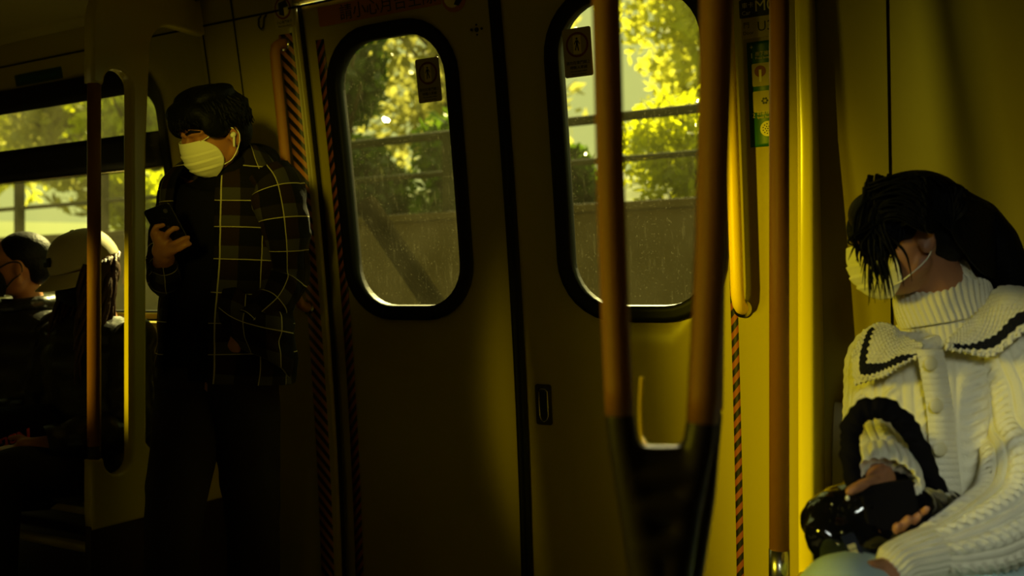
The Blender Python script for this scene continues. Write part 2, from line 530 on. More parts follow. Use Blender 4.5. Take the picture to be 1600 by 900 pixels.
def slab(name, mt, x0, x1, z0, z1, off, th, parent=None, uvm=False, nz=30):
    vs, fs = sheet(x0, x1, z0, z1, off, nz)
    uv = [(v[0]-x0, v[2]) for v in vs] if uvm else None
    o = mobj(name, vs, fs, mt, parent, True, uv)
    m = o.modifiers.new('thick', 'SOLIDIFY'); m.thickness = th; m.offset = 0
    return o

# --- far wall
wm = MB()
wf = empty('wall_far', (-2, 0, 0)); tag(wf, 'painted car side wall with curved profile around the doors', 'wall', kind='structure')
DL, DR = -1.985, -.588       # door opening
SWX0, SWX1 = -6.3, -2.63     # side window outer frame
inner = resample(rrect(SWX0, SWX1, 1.03, 1.955, .13))
outer = to_rect(inner, -7.2, DL, 0, 2.16)
vs, fs = ring_mesh(inner, outer, 0, 10); wm.add(vs, fs)
vs, fs = sheet(DR, 2.6, 0, 2.16, 0, 30, 4); wm.add(vs, fs)
vs, fs = sheet(DL, DR, 2.07, 2.16, 0, 3); wm.add(vs, fs)
o = mobj('wall_panel', wm.v, wm.f, M['wall'], wf, True); m = o.modifiers.new('thick', 'SOLIDIFY'); m.thickness = .05; m.offset = 0
bm = bmesh.new(); bm.from_mesh(o.data); bmesh.ops.recalc_face_normals(bm, faces=bm.faces)
bm.to_mesh(o.data); bm.free()
# dark joints between wall panels
for X in (-2.237, -.219, -2.385):
    slab('panel_joint', M['dark'], X-.0022, X+.0022, 1.0 if X < -1 else .3, 2.15, -.0275, .002, wf)
slab('cove_joint', M['dark'], -7, 2.5, 2.046, 2.052, -.0265, .003, wf, nz=3)
# fold-down hem along the top of the wall
mb = MB(); mb.tube([Vector((-7, prof(2.15)-.03, 2.15)), Vector((2.5, prof(2.15)-.03, 2.15))], .008, 12); mb.build('cove_edge', M['screen'], wf, True)
# striped sticker on the left pillar edge; rounded pillar edges; jambs
slab('hazard_sticker', M['haz1'], -2.052, -1.996, .02, 1.975, -.0262, .0012, wf, True)
for X, nm in ((DL-.004, 'pillar_edge'), (DR+.006, 'pillar_edge')):
    mb = MB(); mb.tube([bent(X, .01+2.05*k/30, -.012) for k in range(31)], .0125, 12); mb.build(nm, M['wall'], wf, True)
slab('jamb_left', M['dark'], DL-.002, DL+.004, 0, 2.07, .03, .06, wf)
slab('jamb_right', M['wall_panel'], DR-.004, DR+.002, 0, 2.07, .03, .06, wf)

# --- sliding door leaves (structure) with gasket, glass, stickers
def leaf(name, x0, x1, gx0, gx1, label, recess=.035):
    d = empty(name, (x0, recess, 0)); tag(d, label, 'door', kind='structure')
    GZ0, GZ1 = 1.095, 1.93; r = .135
    gi = resample(rrect(gx0, gx1, GZ0, GZ1, r), .03)
    go = resample(rrect(gx0-.044, gx1+.044, GZ0-.047, GZ1+.047, r+.045), .03)
    # same count: build outer by offsetting
    cx, cz = (gx0+gx1)/2, (GZ0+GZ1)/2
    def offs(p, dd):
        qx = min(max(p[0], gx0+r), gx1-r); qz = min(max(p[1], GZ0+r), GZ1-r)
        vx, vz = p[0]-qx, p[1]-qz; L = math.hypot(vx, vz); return (p[0]+vx/L*dd, p[1]+vz/L*dd)
    go = [offs(p, .044) for p in gi]; gw = [offs(p, .010) for p in gi]
    rc = to_rect(gw, x0, x1, .01, 2.068)
    vs, fs = ring_mesh(gw, rc, recess, 10)
    o = mobj('leaf_panel', vs, fs, M['door'], d, True); m = o.modifiers.new('thick', 'SOLIDIFY'); m.thickness = .028; m.offset = 0
    bm = bmesh.new(); bm.from_mesh(o.data); bmesh.ops.recalc_face_normals(bm, faces=bm.faces); bm.to_mesh(o.data); bm.free()
    vs, fs = ring_mesh(gi, go, recess-.004, 3)
    o = mobj('window_gasket', vs, fs, M['rubber'], d, True); m = o.modifiers.new('thick', 'SOLIDIFY'); m.thickness = .042; m.offset = 0
    # glass as filled outline on the curve
    z0, z1 = GZ0-.005, GZ1+.005; vs, fs = [], []
    n = 40
    for k in range(n+1):
        z = z0+(z1-z0)*k/n
        dz = max(0, r-(min(z-GZ0, GZ1-z))) ; dz = min(dz, r)
        ins = r-math.sqrt(max(0, r*r-dz*dz))
        a, b = gx0+ins-.006, gx1-ins+.006
        for i in range(5): vs.append(bent(a+(b-a)*i/4, z, recess+.004))
    for k in range(n):
        for i in range(4): fs.append((k*5+i, k*5+i+1, (k+1)*5+i+1, (k+1)*5+i))
    o = mobj('window_glass', vs, fs, M['glass'], d, True)
    return d

d1 = leaf('door_1', DL+.004, -1.2755, -1.866, -1.457, 'left sliding door leaf with a tall rounded window')
d2 = leaf('door_2', -1.2665, DR-.004, -1.080, -.672, 'right sliding door leaf with a tall rounded window and a recessed pull')
slab('door_seal', M['rubber'], -1.287, -1.271, .01, 2.066, .016, .014, d1)
slab('door_seal', M['rubber'], -1.271, -1.252, .01, 2.066, .016, .014, d2)
slab('hazard_sticker', M['haz2'], -1.939, -1.905, .02, 1.955, .0185, .001, d1, True)
slab('hazard_sticker', M['haz2'], -.622, -.598, .02, 1.955, .0185, .001, d2, True)

def wallframe(X, z, off):
    """origin and in-plane axes of the wall at X,z"""
    t = (bent(X, z+.01) - bent(X, z-.01)).normalized()
    return bent(X, z, off), Vector((1, 0, 0)), t

def plate(name, mt, parent, o, xd, yd, poly, t0, t1):
    n = xd.cross(yd)          # points to -Y, into the car
    mb = MB(); mb.prism(poly, lambda u, v, t: o + xd*u + yd*v + n*t, t0, t1)
    return mb.build(name, mt, parent)

def disc(r, sx=1, n=32, cx=0, cy=0): return [(cx+r*sx*math.cos(2*math.pi*k/n), cy+r*math.sin(2*math.pi*k/n)) for k in range(n)]

def figure(name, mt, parent, o, xd, yd, s, t0, t1):
    n = xd.cross(yd); mb = MB(); f = lambda u, v, t: o + xd*u*s + yd*v*s + n*t
    for poly in (disc(.14, 1, 16, 0, .82),
                 [(-.17, .62), (.17, .62), (.13, .1), (-.13, .1)],
                 [(-.13, .12), (.02, .12), (-.10, -.75), (-.24, -.78)],
                 [(-.02, .12), (.13, .12), (.33, -.62), (.20, -.72)],
                 [(-.17, .62), (-.07, .60), (-.33, .05), (-.42, .10)],
                 [(.07, .60), (.17, .62), (.42, .18), (.34, .10)]):
        mb.prism(poly, f, t0, t1)
    return mb.build(name, mt, parent)

def warning(parent, X, z, off, mirror=1):
    """beige plate 84 x 133 mm: red ring, yellow bar, walking figure, two lines of writing"""
    o, xd, yd = wallframe(X, z, off)
    st = plate('warning_sticker', M['paper'], parent, o, xd, yd, rrect(-.043, .043, -.066, .066, .006, 4), 0, .0012)
    c = o + yd*.021
    plate('sticker_ring', M['stred'], st, c, xd, yd, disc(.034), .0012, .0016)
    plate('sticker_field', M['paper'], st, c, xd, yd, disc(.028), .0016, .0019)
    bar = [(u, v) for u, v in [(-.012, -.025), (.012, -.025), (.012, .025), (-.012, .025)]]
    plate('sticker_bar', M['styel'], st, c, xd, yd, bar, .0019, .0022)
    figure('sticker_figure', M['stblk'], st, c - yd*.001, xd*mirror, yd, .021, .0022*mirror, .0026*mirror)
    nrm = xd.cross(yd)
    text('sticker_writing', '請勿在車門關上', M['inkdark'], st, o - yd*.031 + nrm*.0015, xd, yd, .0105, 'CENTER')
    text('sticker_writing', '時衝入車廂', M['inkdark'], st, o - yd*.044 + nrm*.0015, xd, yd, .0105, 'CENTER')
    text('sticker_writing', 'Do not enter when', M['inkdark'], st, o - yd*.052 + nrm*.0015, xd, yd, .0062, 'CENTER')
    text('sticker_writing', 'doors are closing', M['inkdark'], st, o - yd*.060 + nrm*.0015, xd, yd, .0062, 'CENTER')
    return st
warning(d1, -1.527, 1.786, .035-.0065)
warning(d2, -1.018, 1.798, .035-.026, -1)

# orange strip with writing and round hand emblem above the left window
o, xd, yd = wallframe(-1.63, 2.022, .019)
bn = plate('notice_strip', M['storg'], d1, o, xd, yd, rrect(-.285, .18, -.030, .030, .004, 3), 0, .001)
text('notice_writing', '請小心月台空隙', M['inkdark'], bn, o + xd*-.20 + yd*-.018 + xd.cross(yd)*.0013, xd, yd, .052)
o, xd, yd = wallframe(-1.405, 2.005, .019)
rs = plate('round_notice', M['storg'], d1, o, xd, yd, disc(.042), 0, .0014)
plate('notice_disc', M['styel'], rs, o - xd*.006, xd, yd, disc(.028), .0014, .0018)
plate('notice_hand', M['stblk'], rs, o + xd*.010, xd, yd, [(-.012, -.020), (.004, -.026), (.018, -.012), (.020, .010), (.006, .022), (.002, .004), (-.010, .006), (-.004, -.008)], .0018, .0022)
# small speaker-hole cluster at the top of the left leaf
o, xd, yd = wallframe(-1.338, 1.905, .019)
for k, (u, v, r_) in enumerate(((0, 0, .007), (-.018, .002, .004), (.017, .001, .004), (0, .014, .003), (0, -.014, .003))):
    plate('lock_hole', M['stblk'], d1, o + xd*u + yd*v, xd, yd, disc(r_, 1, 12), 0, .001)

# recessed pull on the right leaf
o, xd, yd = wallframe(-1.195, .797, .0195)
hp = plate('pull_plate', M['pocket'], d2, o, xd, yd, rrect(-.027, .027, -.062, .062, .008, 4), -.002, .0015)
n_ = xd.cross(yd)
mb = MB(); mb.tube([o + xd*u + yd*v + n_*.003 for u, v in [(-.014, .040), (-.014, -.034), (-.010, -.046), (0, -.052), (.010, -.046), (.014, -.034), (.014, .040), (.008, .048), (-.008, .048), (-.014, .040)]], .0022, 8)
mb.build('pull_rim', M['steel'], hp, True)
plate('pull_pocket', M['stblk'], hp, o, xd, yd, rrect(-.0105, .0105, -.046, .042, .009, 4), .0015, .0022)

# --- left pillar sticker with hand emblem and the small hook beside it
o, xd, yd = wallframe(-2.020, 2.047, -.0262)
ps = plate('round_notice', M['paper'], wf, o, xd, yd, rrect(-.040, .040, -.055, .045, .004, 3), 0, .0008)
plate('notice_ring', M['stred'], ps, o + yd*.006, xd, yd, disc(.034), .0008, .0012)
plate('notice_disc', M['paper'], ps, o + yd*.006, xd, yd, disc(.028), .0012, .0015)
plate('notice_hand', M['stblk'], ps, o + yd*.006, xd, yd, [(-.016, .018), (.016, .024), (.024, .004), (.004, .002), (.004, -.024), (-.016, -.018)], .0015, .0019)
plate('notice_pane', M['styel'], ps, o + yd*.006, xd, yd, [(.004, .0), (.023, .0), (.019, -.018), (.005, -.024)], .0015, .0019)
text('notice_writing', '小心車門夾手', M['inkdark'], ps, o - yd*.040 + xd.cross(yd)*.001, xd, yd, .011, 'CENTER')
text('notice_writing', 'Mind the doors', M['inkdark'], ps, o - yd*.051 + xd.cross(yd)*.001, xd, yd, .009, 'CENTER')
o, xd, yd = wallframe(-2.105, 2.022, -.026)
hk = MB(); n_ = xd.cross(yd)
hk.tube([o + xd*u + yd*v + n_*t for u, v, t in [(-.012, .022, .0), (-.012, .012, .012), (-.011, -.010, .018), (-.006, -.019, .018), (0, -.022, .018), (.006, -.019, .018), (.011, -.010, .018), (.012, .012, .012), (.012, .022, 0)]], .0028, 8)
tag(hk.build('wall_hook', M['stblk'], None, True), 'small black U-shaped hook on the pillar above the left door handrail', 'hook')

# --- right pillar labels
o, xd, yd = wallframe(-.520, 1.885, -.0262)
n_ = xd.cross(yd)
plate('line_sign', M['darkgreen'], wf, o, xd, yd, rrect(-.040, .060, -.020, .06, .003, 3), 0, .0008)
text('line_writing', 'Emergency', M['ink'], wf, o - xd*.034 - yd*.014 + n_*.0009, xd, yd, .012)
o, xd, yd = wallframe(-.520, 1.835, -.0262); n_ = xd.cross(yd)
cp = plate('car_number_plate', M['stblk'], wf, o, xd, yd, rrect(-.040, .060, -.024, .020, .003, 3), 0, .0008)
text('car_writing', '車卡', M['ink'], cp, o + xd*-.034 + yd*.000 + n_*.001, xd, yd, .015)
text('car_writing', 'Car', M['ink'], cp, o + xd*-.034 - yd*.017 + n_*.001, xd, yd, .014)
text('car_writing', 'M04', M['ink'], cp, o + xd*-.003 - yd*.012 + n_*.001, xd, yd, .038)
o, xd, yd = wallframe(-.520, 1.787, -.0262); n_ = xd.cross(yd)
dp = plate('door_number_plate', M['wall_panel'], wf, o, xd, yd, rrect(-.038, .060, -.026, .024, .003, 3), 0, .0006)
text('door_writing', '門', M['inkdark'], dp, o + xd*-.032 + yd*.001 + n_*.0008, xd, yd, .016)
text('door_writing', 'Door', M['inkdark'], dp, o + xd*-.033 - yd*.016 + n_*.0008, xd, yd, .012)
text('door_writing', 'U3', M['inkdark'], dp, o + xd*.002 - yd*.011 + n_*.0008, xd, yd, .033)
# green emergency instruction board
gp = slab('instruction_board', M['green'], -.545, -.456, 1.497, 1.752, -.0262, .0016, wf)
for zc, h in ((1.672, .028), (1.607, .026)):
    o, xd, yd = wallframe(-.4985, zc, -.0276)
    plate('instruction_picture', M['paper'], gp, o, xd, yd, rrect(-.036, .036, -h, h, .004, 3), 0, .0006)
o, xd, yd = wallframe(-.514, 1.680, -.0284)
plate('instruction_button', M['stred'], gp, o, xd, yd, disc(.014), 0, .0006); plate('instruction_finger', M['ink'], gp, o, xd, yd, [(-.003, .004), (.003, .004), (.003, -.026), (-.003, -.026)], .0006, .001)
o, xd, yd = wallframe(-.505, 1.608, -.0284)
for k in range(6):
    a = R(60*k); plate('instruction_star', M['stblk'], gp, o + xd*.006*math.cos(a) + yd*.006*math.sin(a), xd, yd, disc(.003, 1, 8), 0, .0005)
o, xd, yd = wallframe(-.500, 1.540, -.0276)
plate('speaker_disc', M['ink'], gp, o, xd, yd, disc(.019), 0, .0006)
for rr_, nn in ((.0, 1), (.006, 6), (.012, 11)):
    for k in range(nn):
        a = 2*math.pi*k/nn; plate('speaker_hole', M['stblk'], gp, o + xd*rr_*math.cos(a) + yd*rr_*math.sin(a), xd, yd, disc(.0017, 1, 8), .0006, .0009)
o, xd, yd = wallframe(-.538, 1.735, -.0284); n_ = xd.cross(yd)
text('instruction_writing', '+', M['ink'], gp, o - yd*.001, xd, yd, .016)
text('instruction_writing', '1', M['ink'], gp, o - yd*.022, xd, yd, .018)
text('instruction_writing', '按下按鈕', M['ink'], gp, o + xd*.013 - yd*.017, xd, yd, .011)
text('instruction_writing', 'Press button', M['ink'], gp, o + xd*.013 - yd*.026, xd, yd, .008)
o, xd, yd = wallframe(-.538, 1.575, -.0284)
text('instruction_writing', '2', M['ink'], gp, o - yd*.006, xd, yd, .016)
text('instruction_writing', '對準咪說話', M['ink'], gp, o + xd*.012, xd, yd, .011)
text('instruction_writing', 'Speak here', M['ink'], gp, o + xd*.012 - yd*.009, xd, yd, .008)
# green label above the side window
o, xd, yd = wallframe(-3.29, 1.988, -.0262); n_ = xd.cross(yd)
gl = plate('exit_label', M['darkgreen'], wf, o, xd, yd, rrect(-.145, .145, -.022, .022, .002, 2), 0, .0008)
text('label_writing', '緊急出口 Emergency exit', M['green'], gl, o - xd*.12 - yd*.008 + n_*.001, xd, yd, .022)

# --- side window
win = empty('window_1', (-4, 0, 1.0)); tag(win, 'long side window with a black frame and a hinged upper pane', 'window', kind='structure')
fi = resample(rrect(SWX0+.04, SWX1-.032, 1.075, 1.872, .085), .04)
def offw(p, dd, x0=SWX0+.04, x1=SWX1-.032, z0=1.075, z1=1.872, r=.085):
    qx = min(max(p[0], x0+r), x1-r); qz = min(max(p[1], z0+r), z1-r)
    vx, vz = p[0]-qx, p[1]-qz; L = math.hypot(vx, vz); return (p[0]+vx/L*dd, p[1]+vz/L*dd*(1.0 if vz < 0 else 2.3))
fo = [offw(p, .038) for p in fi]
vs, fs = ring_mesh(fi, fo, -.022, 3)
o = mobj('window_frame', vs, fs, M['rubber'], win, True); m = o.modifiers.new('thick', 'SOLIDIFY'); m.thickness = .02; m.offset = 0
slab('transom_bar', M['rubber'], SWX0+.03, SWX1-.025, 1.607, 1.730, -.016, .03, win, nz=4)
slab('transom_lip', M['steel'], SWX0+.03, SWX1-.03, 1.600, 1.606, -.018, .03, win, nz=2)
vs, fs = sheet(SWX0+.03, SWX1-.024, 1.07, 1.60, .004, 10, 8)
mobj('window_glass', vs, fs, M['glass2'], win, True)
vs, fs = sheet(SWX0+.03, SWX1-.05, 1.735, 1.88, .004, 4, 8)
mobj('window_glass', vs, fs, M['glass2'], win, True)
slab('window_sill', M['screen'], SWX0+.02, SWX1-.04, 1.045, 1.066, -.04, .03, win, nz=2)

# --- floor, ceiling, ends, near wall with openings cut for the added lamps
mb = MB(); mb.box(-7.2, 2.6, -2.95, .12, -.06, 0); tag(mb.build('floor', M['floor']), 'dark vinyl car floor', 'floor', kind='structure')
pf = [(-.172, 2.15), (-.20, 2.19), (-.32, 2.25), (-.55, 2.29), (-1.0, 2.31), (-1.43, 2.315), (-1.86, 2.31), (-2.3, 2.29), (-2.55, 2.25), (-2.66, 2.19), (-2.69, 2.15)]
vs = [(X, y, z) for y, z in pf for X in (-7.2, 2.6)]
fs = [(2*i, 2*i+1, 2*i+3, 2*i+2) for i in range(len(pf)-1)]
o = mobj('ceiling', vs, fs, M['ceiling']); add_solid(o, .05, 1); tag(o, 'curved ceiling of the train car', 'ceiling', kind='structure')
nw = MB()
ny = lambda z: -2.86 - prof(z)
def nsheet(x0, x1, z0, z1, n=12):
    nw.add([(x, ny(z0+(z1-z0)*k/n), z0+(z1-z0)*k/n) for k in range(n+1) for x in (x0, x1)], [(2*i, 2*i+1, 2*i+3, 2*i+2) for i in range(n)])
ops = [(-2.880, -2.838), (-2.72, -2.18), (-1.928, -1.765), (-.62, -.10), (.15, .75)]  # slits and openings placed to shape the beams of the added lamps
xs = [-7.2] + [v for o_ in ops for v in o_] + [2.6]
for i in range(0, len(xs), 2): nsheet(xs[i], xs[i+1], 0, 2.2)
for a_, b_ in ops: nsheet(a_, b_, 0, 1.12); nsheet(a_, b_, 1.95, 2.2)
o = mobj('wall_near', nw.v, nw.f, M['wall']); add_solid(o, .04, 0); tag(o, 'car side wall behind the camera with openings cut for the added lamps', 'wall', kind='structure')
for nm, X in (('wall_left', -7.2), ('wall_right', 2.6)):
    mb = MB(); mb.box(X-.03, X+.03, -2.95, .12, 0, 2.32); tag(mb.build(nm, M['wall']), 'end wall of the car', 'wall', kind='structure')

# ================================================================== OUTSIDE
ne = MB(); ne.box(-14, 8, -5.2, -4.8, -.6, 7.5); ne.box(-14, 8, -5.2, -2.9, -.7, -.6); tag(ne.build('sky_light_blocker', M['dark']), 'added unseen dark block keeping sky light off the near side of the train', 'wall', kind='structure')  # unseen dark block added to keep sky light out of the near openings
og = MB(); og.box(-45, 25, .5, 3.4, -.6, -.5); tag(og.build('trackbed', M['concrete']), 'ballast bed beside the train', 'ground', kind='structure')
rw = MB(); rw.box(-45, 25, 3.4, 3.7, -.6, 1.74); rw.box(-45, 25, 3.36, 3.74, 1.74, 1.80)
tag(rw.build('retaining_wall', M['concrete'], bevel=.01), 'stained brown concrete retaining wall below the railing', 'retaining wall', kind='structure')
hl = MB(); hv = []; 
for i in range(13):
    for k, (y, z) in enumerate(((3.7, 1.6), (5.5, 1.9), (9, 2.5), (14, 3.3), (20, 4.0))):
        hv.append((-48+6*i, y, z+.5*math.sin(i*1.7+k)))
hl.add(hv, [(i*5+k, (i+1)*5+k, (i+1)*5+k+1, i*5+k+1) for i in range(12) for k in range(4)])
tag(hl.build('hillside', M['hill'], smooth=True), 'green slope rising behind the retaining wall', 'hillside', kind='structure')
fence = empty('railing', (-3, 3.55, 1.80), 'dark horizontal bar railing on the concrete retaining wall outside', 'railing')
for z, r_ in ((2.42, .035), (2.12, .022)):
    mb = MB(); mb.tube([(-40, 3.55, z), (20, 3.55, z)], r_, 10); mb.build('rail_bar', M['railpaint'], fence, True)
X = -24.0
while X < 8:
    mb = MB(); mb.box(X-.035, X+.035, 3.51, 3.59, 1.80, 2.44); mb.build('rail_post', M['railpaint'], fence); X += 1.35

sp_ = MB(); sp_.tube([on_y(572, 318, 1.1), on_y(735, 560, 1.1), Vector((on_y(1075, 1110, 1.1).x, 1.1, -.52))], .055, 14)  # black bar added to draw the slanting shadow band behind the glass
tag(sp_.build('shadow_bar', M['dark0'], None, True), 'dark slanting bar standing in for a shadow outside the lower half of the left door window', 'shadow bar')
def tree(name, x, y, zb, h, rad, n, leafmat, label, group, ls=.09, seed=1, trunk=.07, squash=1.0):
    rs = np.random.RandomState(seed)
    t = empty(name, (x, y, zb), label, 'tree' if trunk > .03 else 'shrub', group)
    mb = MB(); pts = [Vector((x + .1*math.sin(k*1.3+seed), y, zb - .2 + (h+.2)*k/6)) for k in range(7)]
    mb.tube(pts, [trunk*(1.2-.13*k) for k in range(7)], 10)
    for k in range(6):
        a = rs.rand()*6.28; s0 = pts[3+k % 3]
        mb.tube([s0, s0+Vector((math.cos(a)*rad*.4, math.sin(a)*rad*.4, rad*.25)), s0+Vector((math.cos(a)*rad*.8, math.sin(a)*rad*.8, rad*.55))], [trunk*.5, trunk*.35, trunk*.15], 8)
    mb.build('trunk' if trunk > .03 else 'stem', M['bark'], t, True)
    nc = 14; cc = []
    for _ in range(nc):
        v = rs.randn(3); v /= np.linalg.norm(v); r = rad*.72*rs.rand()**.4
        cc.append((x+v[0]*r, y+v[1]*r*.8, zb+h+v[2]*r*squash))
    cc = np.array(cc); idx = rs.randint(0, nc, n)
    v = rs.randn(n, 3); v /= np.linalg.norm(v, axis=1)[:, None]
    C = cc[idx] + v*(rad*.42*rs.rand(n)**.45)[:, None]
    a = rs.randn(n, 3); a /= np.linalg.norm(a, axis=1)[:, None]
    b = np.cross(a, rs.randn(n, 3)); b /= np.linalg.norm(b, axis=1)[:, None]
    s = ls*(.6+.8*rs.rand(n))[:, None]
    V = np.stack([C-a*s, C+b*s*.45, C+a*s, C-b*s*.45], axis=1).reshape(-1, 3)
    mobj('foliage', V.tolist(), [(4*i, 4*i+1, 4*i+2, 4*i+3) for i in range(n)], leafmat, t, False)
    return t
gT = 'trees on the slope beyond the railing'
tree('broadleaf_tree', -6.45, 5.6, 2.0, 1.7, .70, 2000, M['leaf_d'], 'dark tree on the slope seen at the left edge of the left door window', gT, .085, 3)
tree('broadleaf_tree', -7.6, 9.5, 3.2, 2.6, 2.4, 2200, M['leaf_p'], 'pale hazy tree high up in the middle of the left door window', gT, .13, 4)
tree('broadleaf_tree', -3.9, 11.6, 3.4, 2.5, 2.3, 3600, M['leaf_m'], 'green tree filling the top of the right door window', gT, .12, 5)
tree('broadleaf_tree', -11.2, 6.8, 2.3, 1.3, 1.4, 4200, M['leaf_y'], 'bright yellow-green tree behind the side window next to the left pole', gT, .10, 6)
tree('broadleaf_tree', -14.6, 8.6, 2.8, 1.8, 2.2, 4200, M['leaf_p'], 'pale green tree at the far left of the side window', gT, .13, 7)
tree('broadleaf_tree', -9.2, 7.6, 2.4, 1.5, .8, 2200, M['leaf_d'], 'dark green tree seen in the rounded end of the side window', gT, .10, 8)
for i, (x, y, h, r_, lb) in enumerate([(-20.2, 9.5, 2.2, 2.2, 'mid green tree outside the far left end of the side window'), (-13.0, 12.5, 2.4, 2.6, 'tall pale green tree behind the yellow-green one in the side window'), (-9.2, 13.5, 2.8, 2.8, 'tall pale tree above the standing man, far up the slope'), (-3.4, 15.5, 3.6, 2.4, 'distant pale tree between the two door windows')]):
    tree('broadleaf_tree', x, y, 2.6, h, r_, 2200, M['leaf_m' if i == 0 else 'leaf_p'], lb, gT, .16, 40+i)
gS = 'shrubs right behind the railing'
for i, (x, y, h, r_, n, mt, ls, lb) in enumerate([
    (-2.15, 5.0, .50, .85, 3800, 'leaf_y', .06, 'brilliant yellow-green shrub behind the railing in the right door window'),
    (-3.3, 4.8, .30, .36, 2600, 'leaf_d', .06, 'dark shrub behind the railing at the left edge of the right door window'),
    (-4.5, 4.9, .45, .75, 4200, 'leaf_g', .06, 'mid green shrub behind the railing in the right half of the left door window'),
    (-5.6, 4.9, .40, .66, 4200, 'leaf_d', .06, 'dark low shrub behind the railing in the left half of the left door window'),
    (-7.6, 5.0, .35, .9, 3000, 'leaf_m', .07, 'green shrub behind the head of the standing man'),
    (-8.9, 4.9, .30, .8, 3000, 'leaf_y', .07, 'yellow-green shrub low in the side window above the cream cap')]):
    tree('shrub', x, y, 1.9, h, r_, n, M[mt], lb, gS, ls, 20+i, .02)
# ================================================================== FIXTURES
# --- left draught screen: moulded loop with slot, orange pole, slab
def screen_left():
    X0 = -2.378
    s = empty('draught_screen', (X0, -.35, 0), 'moulded screen with an orange pole and a tall slot, left of the standing man', 'draught screen', 'draught screens beside the doors')
    th = .045
    def fn(u, v, t): return Vector((t, u, v))
    YO, YS0, YS1, YW = -.603, -.561, -.462, -.408    # outer edge, slot, slab edge
    # arch + slab outline (outer profile minus slot and opening) as separate rings bridged: build as boolean-free strips
    def strip(outl, name, mt, bev=.012):
        mb = MB(); mb.prism(outl, fn, X0-th, X0); return mb.build(name, mt, s, bevel=bev)
    # frame: polygon with a bay for the slot (open to the pole side between pole ends)
    r = .045; n = 10
    top_slot = [(YS0, 1.775)] + [((YS0+YS1)/2 - (YS1-YS0)/2*math.cos(math.pi*k/n), 1.775 + (YS1-YS0)/2*math.sin(math.pi*k/n)) for k in range(1, n)] + [(YS1, 1.775)]
    bot_slot = [(YS1, .625)] + [((YS0+YS1)/2 + (YS1-YS0)/2*math.cos(math.pi*k/n), .625 - (YS1-YS0)/2*math.sin(math.pi*k/n)) for k in range(1, n)] + [(YS0, .625)]
    arc_out = [(-.36 - .243*math.cos(R(5+80*k/10)), 1.95 + .20*math.sin(R(5+80*k/10))) for k in range(11)]
    arc_in = [(-.293 - .10*math.cos(R(90*k/8)), 1.915 + .10*math.sin(R(90*k/8))) for k in range(9)]
    outl = [(YO, 1.765)] + arc_out + [(-.10, 2.16), (-.10, 2.022)] + arc_in[::-1] + \
           [(YW, 1.60), (YW, .66), (-.36, .60), (-.10, .58), (-.03, .58), (-.03, .42), (YO+.005, .42), (YO, .47), (YO, .632)] + \
           [(YS0-.004, .632)] + bot_slot[::-1] + [(YS1, 1.0)] + top_slot[::-1] + [(YS0-.004, 1.765)]
    cu = bpy.data.curves.new('loop_frame', 'CURVE'); cu.dimensions = '2D'; cu.fill_mode = 'BOTH'
    sp = cu.splines.new('POLY'); sp.points.add(len(outl)-1); sp.use_cyclic_u = True
    for i, (u, v) in enumerate(outl): sp.points[i].co = (u, v, 0, 1)
    cu.bevel_depth = .010; cu.bevel_resolution = 3; cu.offset = -.010; cu.extrude = th/2-.010
    co_ = bpy.data.objects.new('tmp_curve', cu); COL.objects.link(co_)
    dg = bpy.context.evaluated_depsgraph_get(); dg.update()
    me = bpy.data.meshes.new_from_object(co_.evaluated_get(dg)); bpy.data.objects.remove(co_)
    me.transform(Matrix(((0, 0, 1, X0-th/2), (1, 0, 0, 0), (0, 1, 0, 0), (0, 0, 0, 1))))
    me.materials.clear(); me.materials.append(M['screen']); me.name = 'loop_frame'
    o = bpy.data.objects.new('loop_frame', me); COL.objects.link(o); setp(o, s)
    xc = X0-th/2; yc = (YO+YS0)/2 + .001
    mb = MB(); mb.tube([(xc, yc, .67), (xc, yc, 1.765)], .0195, 20); mb.build('pole', M['orange'], s, True)
    mb = MB(); mb.tube([(xc, yc, .625), (xc, yc, .675)], .0185, 20); mb.build('pole_collar', M['sleeve'], s, True)
    mb = MB(); mb.tube([(xc, yc, 1.745), (xc, yc, 1.79)], .0188, 20); mb.build('pole_collar', M['sleeve'], s, True)
    mb = MB(); mb.box(xc-.004, xc+.004, YW-.01, -.02, .56, 2.03); g_ = mb.build('glass_pane', M['clear'], s)
    mb = MB(); mb.box(X0-.038, X0-.01, -.60, -.05, .03, .43); mb.build('lower_panel', M['pocket'], s)
    return s
mc = bpy.data.materials.new('clear_glass'); mc.use_nodes = True; gg = G(mc); gg.N.remove(gg.b)
tr = gg.N.new('ShaderNodeBsdfTransparent'); tr.inputs[0].default_value = (.93, .95, .9, 1); gl_ = gg.N.new('ShaderNodeBsdfGlossy'); gl_.inputs['Roughness'].default_value = .05
mx = gg.N.new('ShaderNodeMixShader'); mx.inputs[0].default_value = .03
gg.L.new(tr.outputs[0], mx.inputs[1]); gg.L.new(gl_.outputs[0], mx.inputs[2]); gg.L.new(mx.outputs[0], gg.N['Material Output'].inputs[0])
M['clear'] = mc
screen_left()

